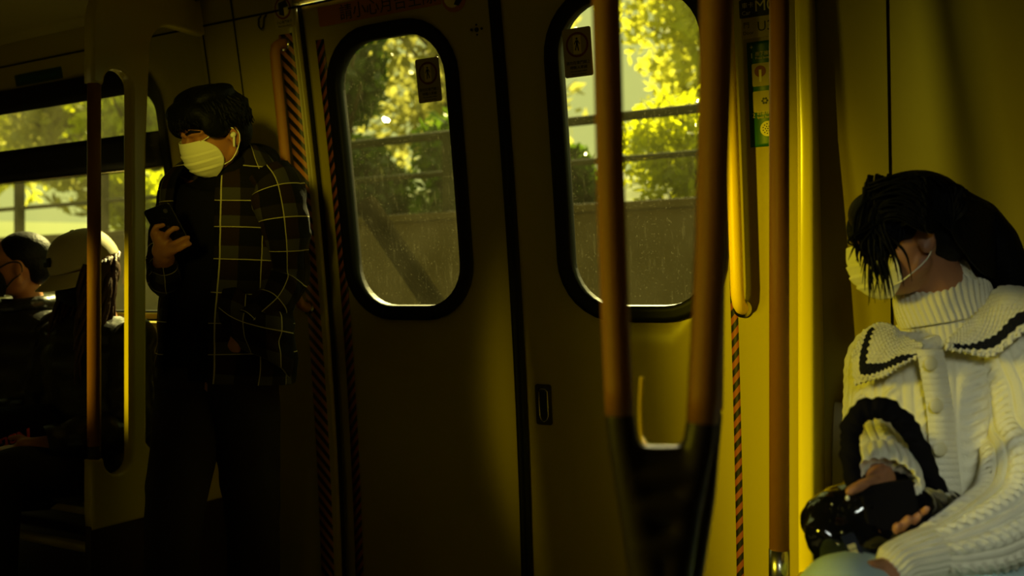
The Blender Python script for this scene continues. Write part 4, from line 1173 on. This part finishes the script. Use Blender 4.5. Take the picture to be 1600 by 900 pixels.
# sailor collar flaps with a dark stripe near the edge
patch('collar_flap', M['collar_l'], woman, [
    [P(1352, 520, 1.74), P(1372, 508, 1.735), P(1392, 512, 1.725), P(1412, 525, 1.71), P(1442, 543, 1.675)],
    [P(1342, 536, 1.73), P(1362, 532, 1.715), P(1384, 538, 1.70), P(1408, 546, 1.685), P(1442, 548, 1.665)],
    [P(1334, 560, 1.735), P(1358, 568, 1.705), P(1382, 566, 1.688), P(1406, 560, 1.674), P(1440, 552, 1.66)],
    [P(1335, 602, 1.745), P(1362, 594, 1.705), P(1386, 586, 1.684), P(1410, 571, 1.668), P(1438, 556, 1.656)]], 22,
    lambda u, v: .0016*np.abs(np.sin(u*np.pi*16))*(v > .9) + .0012*np.sin(u*90)*np.sin(v*70) + .006*(vnoise(u*4, v*4, 3)-.5), thick=.006)
patch('collar_flap', M['collar_r'], woman, [
    [P(1484, 530, 1.66), P(1512, 505, 1.69), P(1535, 482, 1.72), P(1562, 452, 1.75), P(1618, 452, 1.80)],
    [P(1480, 536, 1.655), P(1516, 520, 1.67), P(1545, 500, 1.68), P(1580, 470, 1.69), P(1635, 462, 1.72)],
    [P(1477, 540, 1.652), P(1515, 540, 1.655), P(1556, 528, 1.655), P(1592, 495, 1.655), P(1650, 470, 1.66)],
    [P(1475, 544, 1.650), P(1512, 552, 1.648), P(1552, 556, 1.640), P(1600, 520, 1.635), P(1660, 482, 1.64)]], 22,
    lambda u, v: .0016*np.abs(np.sin(u*np.pi*20))*(v > .9) + .0012*np.sin(u*90)*np.sin(v*70) + .006*(vnoise(u*4+3, v*4, 3)-.5), thick=.006)
# jeans
for kn, hpx in ((WKR, P(1420, 912, 1.76)), (WKL, P(1540, 915, 1.74))):
    loft('jeans_leg', M['jean'], woman, [(hpx, .10, .10, sw), (hpx.lerp(kn, .5), .088, .088, sw), (hpx.lerp(kn, .9), .074, .074, sw), (kn + Vector((0, -.02, -.02)), .070, .066, sw), (Vector((kn.x, kn.y-.035, kn.z-.13)), .064, .064, sw), (Vector((kn.x, kn.y-.03, .30)), .060, .060, sw), (Vector((kn.x, kn.y-.03, .12)), .060, .060, sw)],
        48, 8, folds(51, .005, 10, 9), caps=(True, False))
    g0 = Vector((kn.x, kn.y-.03, 0)); mb = MB(); mb.chain([(g0+Vector((0, 0, .045)), .040), (g0+Vector((-.02, -.13, .034)), .032)]); mb.chain([(g0+Vector((0, 0, .045)), .04), (g0+Vector((0, 0, .11)), .045)])
    mb.build('shoe', M['blackcloth'], woman, True, voxel=.006, sm=4)
# mask in profile
wm_ = mask(woman, wq, M['maskc'], 1.0, .86)
for sg in (-1, 1):
    mb = MB(); mb.tube(smoothp([wq(.052*sg, .002, .074), wq(.072*sg, .008, .03), wq(.086*sg, .0, -.014), wq(.080*sg, -.045, -.006), wq(.062*sg, -.078, .040), wq(.044*sg, -.088, .066)], 5), .0014, 8); mb.build('ear_loop', M['maskc'], wm_, True)
# hair
wf_, wu_, wr_ = frame_of(wfv, wu)
wh = MB()
wh.ell(wq(0, .040, -.022), wr_*.090, wu_*.088, wf_*.106); wh.ell(wq(0, .0, -.060), wr_*.074, wu_*.075, wf_*.062)
wh.ell(wq(0, .062, .050), wr_*.074, wu_*.042, wf_*.040)
wh.ell(P(1505, 392, 1.80), cv(.050, 0, 0), cv(0, .062, 0), cv(0, 0, .05)); wh.ell(P(1530, 405, 1.84), cv(.045, 0, 0), cv(0, .055, 0), cv(0, 0, .04))
for sg in (-1, 1): wh.ell(wq(.072*sg, .036, .034), wr_*.016, wu_*.046, wf_*.050)
wh.build('hair', M['hair'], woman, True, voxel=.005, sm=4)
# ponytail
pt_ = MB()
pt_.chain([(P(1530, 400, 1.85), .042), (P(1560, 450, 1.87), .040)])
pt_.chain([(P(1500, 318, 1.80), .030), (P(1526, 344, 1.82), .044), (P(1552, 380, 1.83), .048), (P(1572, 420, 1.84), .044), (P(1588, 470, 1.85), .034), (P(1594, 520, 1.86), .018)])
pt_.build('ponytail', M['hair'], woman, True, voxel=.006, sm=4)
mb = MB()
for k in range(20):
    a, b = 2*math.pi*k/20, 2*math.pi*(k+1)/20
    e = lambda t: P(1506, 322, 1.80) + cv(.022*math.cos(t), .022*math.sin(t)*.6, 0) + cv(0, 0, .030*math.sin(t))
    mb.capsule(e(a), .007, e(b), .007, 10)
mb.build('hair_tie', M['blackcloth'], woman, True)
st = MB(); rs = random.Random(4)
for i in range(150):       # fringe falling from the crown over cheek and mask
    t = .08+.92*rs.random()
    x0 = 1336 + 72*t + rs.uniform(-8, 8); d0 = 1.665 + .02*t
    x1 = 1332 + 62*t + rs.uniform(-12, 14); y1 = 385 + rs.uniform(-40, 30) + (rs.uniform(0, 75) if .35 < t < .8 else 0)
    pts = smoothp([P(x0+32+rs.uniform(-34, 34), 288 + rs.uniform(-16, 18), d0+.01), P(x0, 325, d0-.012), P(x0-10+8*t, 370, d0-.022), P((x0+x1)/2-6, (370+y1)/2+5, d0-.018), P(x1, y1, d0-.010)], 4)
    n_ = len(pts); st.tube(pts, [(.0034*(1-(k/(n_-1))**1.6)+.0004) for k in range(n_)], 6)
for (x1, y1) in ((1386, 470), (1380, 455), (1392, 462), (1372, 440), (1360, 425), (1407, 430), (1425, 440), (1350, 398), (1340, 410), (1398, 468), (1394, 476), (1389, 462), (1404, 440), (1412, 448), (1376, 468), (1400, 425)):
    pts = smoothp([P(1385+rs.uniform(-25, 40), 300, 1.665), P(1362+rs.uniform(-8, 22), 340, 1.650), P(x1-14, (340+y1)/2, 1.640), P(x1-4, y1-24, 1.642), P(x1, y1, 1.645)], 4)
    n_ = len(pts); st.tube(pts, [(.0042*(1-(k/(n_-1)))+.0005) for k in range(n_)], 6)
for i in range(60):       # swept-back strands over the side of the head
    y0 = 285 + 75*rs.random(); x0 = 1350 + 45*rs.random()
    pts = smoothp([P(x0, y0, 1.665), P(x0+45, y0-14+rs.uniform(-8, 8), 1.640), P(1455, y0+5+rs.uniform(-6, 6), 1.650), P(1502, 322+rs.uniform(-14, 14), 1.775)], 5)
    n_ = len(pts); st.tube(pts, .0024, 6)
for i in range(110):      # crown strands gathered towards the ponytail
    x0 = rs.uniform(1380, 1480); y0 = rs.uniform(262, 300)+.25*abs(x0-1420)
    y1 = rs.uniform(312, 420)
    pts = smoothp([P(x0, y0+6, 1.70), P(x0+35, y0+18, 1.655), P(1490, (y0+y1)/2+6, 1.665), P(1528, y1, 1.72), P(1556, y1+18, 1.79)], 5)
    n_ = len(pts); st.tube(pts, .0026, 6)
for i in range(34):
    x = rs.uniform(-22, 22); pts = smoothp([P(1508, 320+x*.3, 1.79), P(1545+x*.3, 345+x, 1.79), P(1570+x, 400, 1.80), P(1590+x*.9, 470+rs.uniform(-10, 20), 1.84)], 5)
    n_ = len(pts); st.tube(pts, [(.005*(1-(k/(n_-1)))+.0006) for k in range(n_)], 6)
st.build('hair_strands', M['hair'], woman, True)

# ---------------------------------------------------------------- handbag with ruffled handle, charm, black case
bagd = 1.47
bag = MB()
bag.chain([(P(1300, 815, 1.50), .050), (P(1345, 800, 1.50), .055), (P(1420, 800, 1.53), .055), (P(1465, 800, 1.58), .045)])
bag.chain([(P(1295, 838, 1.47), .040), (P(1345, 845, 1.47), .045), (P(1420, 840, 1.50), .045)])
bag.chain([(P(1300, 870, 1.47), .030), (P(1360, 872, 1.47), .035), (P(1400, 862, 1.49), .035)]); bag.chain([(P(1345, 765, 1.56), .032), (P(1440, 765, 1.60), .034), (P(1482, 790, 1.62), .028)])
bo = bag.build('handbag', M['leather'], None, True, voxel=.005, sm=6)
disp_noise(bo, .010, .035)
tag(bo, 'glossy black handbag with a ruffled handle on the seated woman\'s lap', 'handbag')
rf = smoothp(pix((1338, 800, 1.50), (1331, 735, 1.49), (1328, 690, 1.50), (1336, 655, 1.50), (1362, 637, 1.50), (1396, 645, 1.51), (1424, 676, 1.53), (1446, 722, 1.55), (1468, 775, 1.57), (1476, 815, 1.58)), 26)
C_ = np.array([list(p) for p in rf]); T_ = np.gradient(C_, axis=0); T_ /= np.linalg.norm(T_, axis=1)[:, None]
n_ = len(C_); vs = []; sg_ = 28
vd = np.array(list(FWD)); rsn = np.random.RandomState(8)
for i in range(n_):
    s1 = np.cross(T_[i], vd); s1 /= np.linalg.norm(s1); s2 = np.cross(T_[i], s1)
    ti = i/(n_-1)
    base = .0135 + .004*math.sin(ti*math.pi)
    for k in range(sg_):
        a = 2*math.pi*k/sg_
        r_k = base*(.92 + .10*math.sin(a*2 + i*.22) + .16*abs(math.sin(i*.21 + .6*math.sin(a))) + .05*math.sin(i*.7+a*3))
        vs.append(C_[i] + s1*math.cos(a)*r_k + s2*math.sin(a)*r_k*.8)
fs = [(i*sg_+k, i*sg_+(k+1) % sg_, (i+1)*sg_+(k+1) % sg_, (i+1)*sg_+k) for i in range(n_-1) for k in range(sg_)]
mobj('ruffled_handle', vs, fs, M['blackcloth'], bo)
for (x, y, d) in ((1300, 788, 1.452), (1316, 832, 1.425), (1334, 842, 1.42), (1310, 850, 1.428)):
    mb = MB(); mb.ell(P(x, y, d), cv(.0028, 0, 0), cv(0, .0028, 0), cv(0, 0, .002), 10, 8); mb.build('stud', M['steel'], bo, True)
mb = MB(); mb.ell(P(1324, 778, 1.44), cv(.0035, 0, 0), cv(0, .0045, 0), cv(0, 0, .003), 12, 8); mb.build('clasp', M['white'], bo, True)
chd = MB(); cq = lambda u, v, t: P(1334, 856, 1.415) + cv(.86, -.5, 0)*v*-1.0 + cv(.80, .6, 0)*u + cv(0, 0, -1)*t
chd.prism([(u, v) for u, v in rrect(-.010, .014, -.030, .030, .003, 3)], lambda u, v, t: P(1334, 862, 1.415) + cv(.86, .30, 0)*u + cv(-.42, .9, 0)*v + FWD*t, -.001, .001)
cho = chd.build('charm_strap', M['navy'], bo)
for k in range(3):
    chd = MB(); c0 = P(1330+3*k, 854+9*k, 1.412); chd.prism(rrect(-.006, .008, -.004, .004, .001, 2), lambda u, v, t: c0 + cv(.86, .30, 0)*u + cv(-.42, .9, 0)*v + FWD*t, -.0006, 0)
    chd.build('strap_print', M['ink'], cho)
cs = MB()
cs.prism(rrect(-.048, .050, -.040, .042, .012, 5), lambda u, v, t: P(1388, 792, 1.462) + cv(.95, .12, .15)*u + cv(-.10, .90, .22)*v + cv(-.1, -.2, 1).normalized()*t, -.010, .008)
co = cs.build('black_case', M['blackcloth'], None, bevel=.004)
tag(co, 'flat black case gripped in the seated woman\'s right hand above the bag', 'case')

# ---------------------------------------------------------------- seated passengers at the left
def sitter(hx, hy, hd, fwdv, upv, label, skin, sc=1.0):
    b = MB(); q = head_blobs(b, P(hx, hy, hd), fwdv, upv, sc)
    hcc = P(hx, hy, hd)
    b.chain([(hcc + cv(.01, -.07, .03), .050), (hcc + cv(.02, -.17, .06), .056)])
    sh = hcc + cv(.02, -.24, .03)
    sL, sR = sh + Vector((.18, .0, 0)), sh + Vector((-.18, 0, 0))
    b.chain([(sR, .055), (sh, .08), (sL, .055)])
    b.ell(sh + Vector((0, 0, -.18)), Vector((.16, 0, 0)), Vector((0, .10, 0)), Vector((0, 0, .2))); b.ell(sh + Vector((0, .0, -.37)), Vector((.16, 0, 0)), Vector((0, .11, 0)), Vector((0, 0, .16)))
    for sx, s_ in ((1, sL), (-1, sR)):
        e = s_ + Vector((.05*sx, -.06, -.27)); w_ = e + Vector((-.10*sx, -.22, -.04))
        b.chain([(s_, .05), (e, .038), (w_, .026)]); b.chain([(w_, .026), (w_ + Vector((-.03*sx, -.05, -.005)), .028)])
        for k in range(4):
            p0 = w_ + Vector((-.05*sx+.016*(k-1.5), -.07, -.005)); finger(b, [p0, p0 + Vector((-.01*sx, -.030, -.004)), p0 + Vector((-.014*sx, -.045, -.022))], .0092, .0075)
        p0 = w_ + Vector((-.035*sx, -.03, .012)); finger(b, [p0, p0 + Vector((-.025*sx, -.02, .012)), p0 + Vector((-.035*sx, -.04, .010))], .011, .009)
        h_ = Vector((sh.x + .09*sx, sh.y-.02, .555)); kn = h_ + Vector((.03*sx, -.40, .03)); ft = Vector((kn.x, kn.y-.02, .09))
        b.chain([(h_, .085), (kn, .058), (ft, .04)])
    p = b.build('person', skin, None, True, voxel=.0065, sm=4)
    tag(p, label, 'person', 'passengers in the car')
    return p, q, sh, sL, sR
pA, qA, shA, sLA, sRA = sitter(28, 416, 3.36, cv(-.90, -.10, -.42), cv(0, 1, 0), 'seated passenger at the left edge with short dark hair and a black mask', M['skin'], 1.0)
pB, qB, shB, sLB, sRB = sitter(136, 424, 3.08, cv(-.62, -.38, -.68), cv(-.15, .95, -.2), 'seated passenger in a cream cap with long brown hair behind the left pole', M['skin'], .98)
def coat(p, sh, sL, sR, mt, puff=0):
    def pf2(U, V, u, v): return .012*puff*np.abs(np.sin(V/.09*np.pi)) + .010*(vnoise(U*10, V*9, 6)-.5)
    loft('coat_body', mt, p, [(sh + Vector((0, 0, .085)), .085, .075, (1, 0, 0)), (sh + Vector((0, 0, .05)), .16, .10, (1, 0, 0)), (sh + Vector((0, 0, -.02)), .22, .125, (1, 0, 0)), (sh + Vector((0, 0, -.2)), .215, .14, (1, 0, 0)), (sh + Vector((0, 0, -.40)), .20, .15, (1, 0, 0)), (sh + Vector((0, 0, -.52)), .20, .17, (1, 0, 0))], 64, 9, pf2)
    for sx, s_ in ((1, sL), (-1, sR)):
        e = s_ + Vector((.05*sx, -.06, -.27)); w_ = e + Vector((-.10*sx, -.22, -.04))
        loft('coat_sleeve', mt, p, [(s_ + Vector((-.03*sx, 0, .045)), .05, .05, (1, 0, 0)), (s_, .072, .072, (1, 0, 0)), (s_.lerp(e, .6), .064, .066, (1, 0, 0)), (e + Vector((0, .0, -.01)), .060, .060, (1, 0, 0)), (e.lerp(w_, .45) + Vector((0, 0, -.005)), .055, .055, (1, 0, 0)), (w_, .044, .044, (1, 0, 0))], 48, 9, pf2, caps=(True, False))
        h_ = Vector((sh.x + .09*sx, sh.y-.02, .555)); kn = h_ + Vector((.03*sx, -.40, .03))
        loft('trouser_leg', M['trouser'], p, [(h_, .10, .10, (1, 0, 0)), (h_.lerp(kn, .5), .09, .09, (1, 0, 0)), (kn + Vector((0, .02, 0)), .075, .075, (1, 0, 0)), (kn + Vector((0, -.01, -.06)), .07, .07, (1, 0, 0)), (Vector((kn.x, kn.y-.02, .3)), .065, .065, (1, 0, 0)), (Vector((kn.x, kn.y-.02, .10)), .062, .062, (1, 0, 0))], 32, 7, caps=(True, False))
        g0 = Vector((kn.x, kn.y-.02, 0)); mb = MB(); mb.chain([(g0+Vector((0, 0, .045)), .042), (g0+Vector((0, -.15, .034)), .033)]); mb.chain([(g0+Vector((0, 0, .045)), .042), (g0+Vector((0, 0, .11)), .046)])
        mb.build('shoe', M['blackcloth'], p, True, voxel=.008, sm=3)
coat(pA, shA, sLA, sRA, M['shell'], 1)
coat(pB, shB, sLB, sRB, M['shell'], 1)
# collar of passenger A, catching the window light
mb = MB()
for k in range(12):
    a, b_ = R(30*k), R(30*(k+1)); e = lambda t: shA + cv(0, .10, 0) + Vector((.085*math.cos(t), .080*math.sin(t), .01*math.sin(t)))
    mb.capsule(e(a), .030, e(b_), .030, 12)
mb.build('coat_collar', M['shell'], pA, True, voxel=.008, sm=3)
fA, uA, rA = frame_of(cv(-.90, -.10, -.42), cv(0, 1, 0))
mb = MB(); mb.ell(qA(0, .042, -.028), rA*.086, uA*.088, fA*.098); mb.ell(qA(0, -.005, -.066), rA*.074, uA*.070, fA*.050); mb.build('hair', M['hair'], pA, True, voxel=.007, sm=3)
mA = mask(pA, qA, M['blackmask'])
for sg in (-1, 1):
    mb = MB(); mb.tube(smoothp([qA(.062*sg, -.006, .060), qA(.078*sg, .012, .02), qA(.086*sg, .008, -.012), qA(.084*sg, -.020, -.016), qA(.082*sg, -.035, -.006), qA(.074*sg, -.055, .02), qA(.056*sg, -.088, .05)], 4), .003, 8)
    mb.build('ear_loop', M['blackmask'], mA, True)
fB, uB, rB = frame_of(cv(-.62, -.38, -.68), cv(-.15, .95, -.2))
# cap: six-panel crown, brim, button, dark emblem
cp_ = MB(); vs = []; NS, NR = 48, 14
for i in range(NR+1):
    th = math.pi/2*i/NR
    for k in range(NS):
        a = 2*math.pi*k/NS; rr = math.cos(th)**.75 if i < NR else .02
        seam = 1 - .012*math.exp(-((((k*6/NS) % 1)-.5)**2-.25)**2*800)*0
        vs.append(qB(.104*rr*math.sin(a), .028 + .118*math.sin(th), -.004 + .118*rr*math.cos(a)))
fs = [(i*NS+k, i*NS+(k+1) % NS, (i+1)*NS+(k+1) % NS, (i+1)*NS+k) for i in range(NR) for k in range(NS)]
cap = mobj('cap', vs, fs, M['cap'], pB); add_solid(cap, .004, 0)
for k in range(6):
    a = 2*math.pi*(k+.5)/6; mb = MB(); mb.tube([qB(.1055*math.cos(math.pi/2*i/12)**.75*math.sin(a), .028+.1195*math.sin(math.pi/2*i/12), -.004+.1195*math.cos(math.pi/2*i/12)**.75*math.cos(a)) for i in range(12)], .0012, 6); mb.build('cap_seam', M['cap'], cap, True)
patch('cap_brim', M['cap'], cap, [[qB(-.098+.196*i/6, .030 - .000*j, .062 + .050*math.sin(math.pi*(i)/6) + (.072*math.sin(math.pi*(.15+.7*i/6)))*j/3) - uB*(.010*j + .020*abs(i-3)/3*(.3+.7*j/3)) for i in range(7)] for j in range(4)], 6, None, thick=.003)
mb = MB()
eq = lambda u, v, t: qB(u, .075+v, .108 - .35*abs(u)*0 + t - .30*v)
mb.prism([(-.020, -.018), (.024, -.018), (.024, -.004), (.006, -.004), (.006, .010), (-.016, .010), (-.020, .004)], lambda u, v, t: qB(u, .078+v, .107-v*.42+t), 0, .006)
mb.build('cap_emblem', M['blackmask'], cap)
mb = MB(); mb.ell(qB(0, .148, -.004), rB*.008, uB*.004, fB*.008, 12, 8); mb.build('cap_button', M['cap'], cap, True)
mb = MB(); rs = random.Random(9)
mb.ell(qB(0, .0, -.045), rB*.088, uB*.085, fB*.062)
mb.build('hair', M['brownhair'], pB, True, voxel=.008, sm=3)
mb = MB()
for i in range(110):
    a = rs.uniform(1.15, 5.13); L = rs.uniform(.22, .40); r0 = .094
    p0 = qB(r0*math.sin(a), .035, r0*math.cos(a)*1.05-.01)
    wv = rs.uniform(0, 6)
    pts = [p0 + Vector((0, 0, -L*k/7)) + Vector((.012*math.sin(wv+k*.9)+ (p0.x-qB(0,0,0).x)*.25*k/7, .012*math.cos(wv+k*.8)-.05*k/7, 0)) for k in range(8)]
    mb.tube(pts, [.009, .010, .010, .010, .009, .008, .006, .002], 6)
mb.build('long_hair', M['brownhair'], pB, True)
mB = mask(pB, qB, M['blackmask'])
# dark bag with red script on the lap of the passenger at the left edge
sb = MB(); sbc = P(30, 700, 3.0)
sb.chain([(sbc + cv(-.16, .02, 0), .11), (sbc + cv(.10, .04, 0), .11)]); sb.chain([(sbc + cv(-.16, -.12, .02), .11), (sbc + cv(.10, -.10, .02), .11)])
so2 = sb.build('shoulder_bag', M['blackcloth'], None, True, voxel=.010, sm=8)
tag(so2, 'dark soft bag with red script lettering on the lap at the lower left edge', 'bag')
tx = cv(-.93, -.36, 0); ty = cv(.36, -.93, 0)
text('script_writing', 'Nation', M['redprint'], so2, sbc + cv(.100, .085, -.118), tx, ty, .062, ext=.004, shear=.3)
# small white paper seen low between the screen and the standing man
pp = MB(); pcn = P(237, 600, 3.05); pp.prism([(-.03, -.014), (.03, -.010), (.03, .012), (-.03, .010)], lambda u, v, t: pcn + cv(1, 0, 0)*u + cv(0, .8, .6)*v + cv(0, -.6, .8)*t, -.002, .002)
tag(pp.build('folded_paper', M['white'], None, bevel=.0008), 'small white folded paper between the left screen and the standing man\'s hip', 'paper')
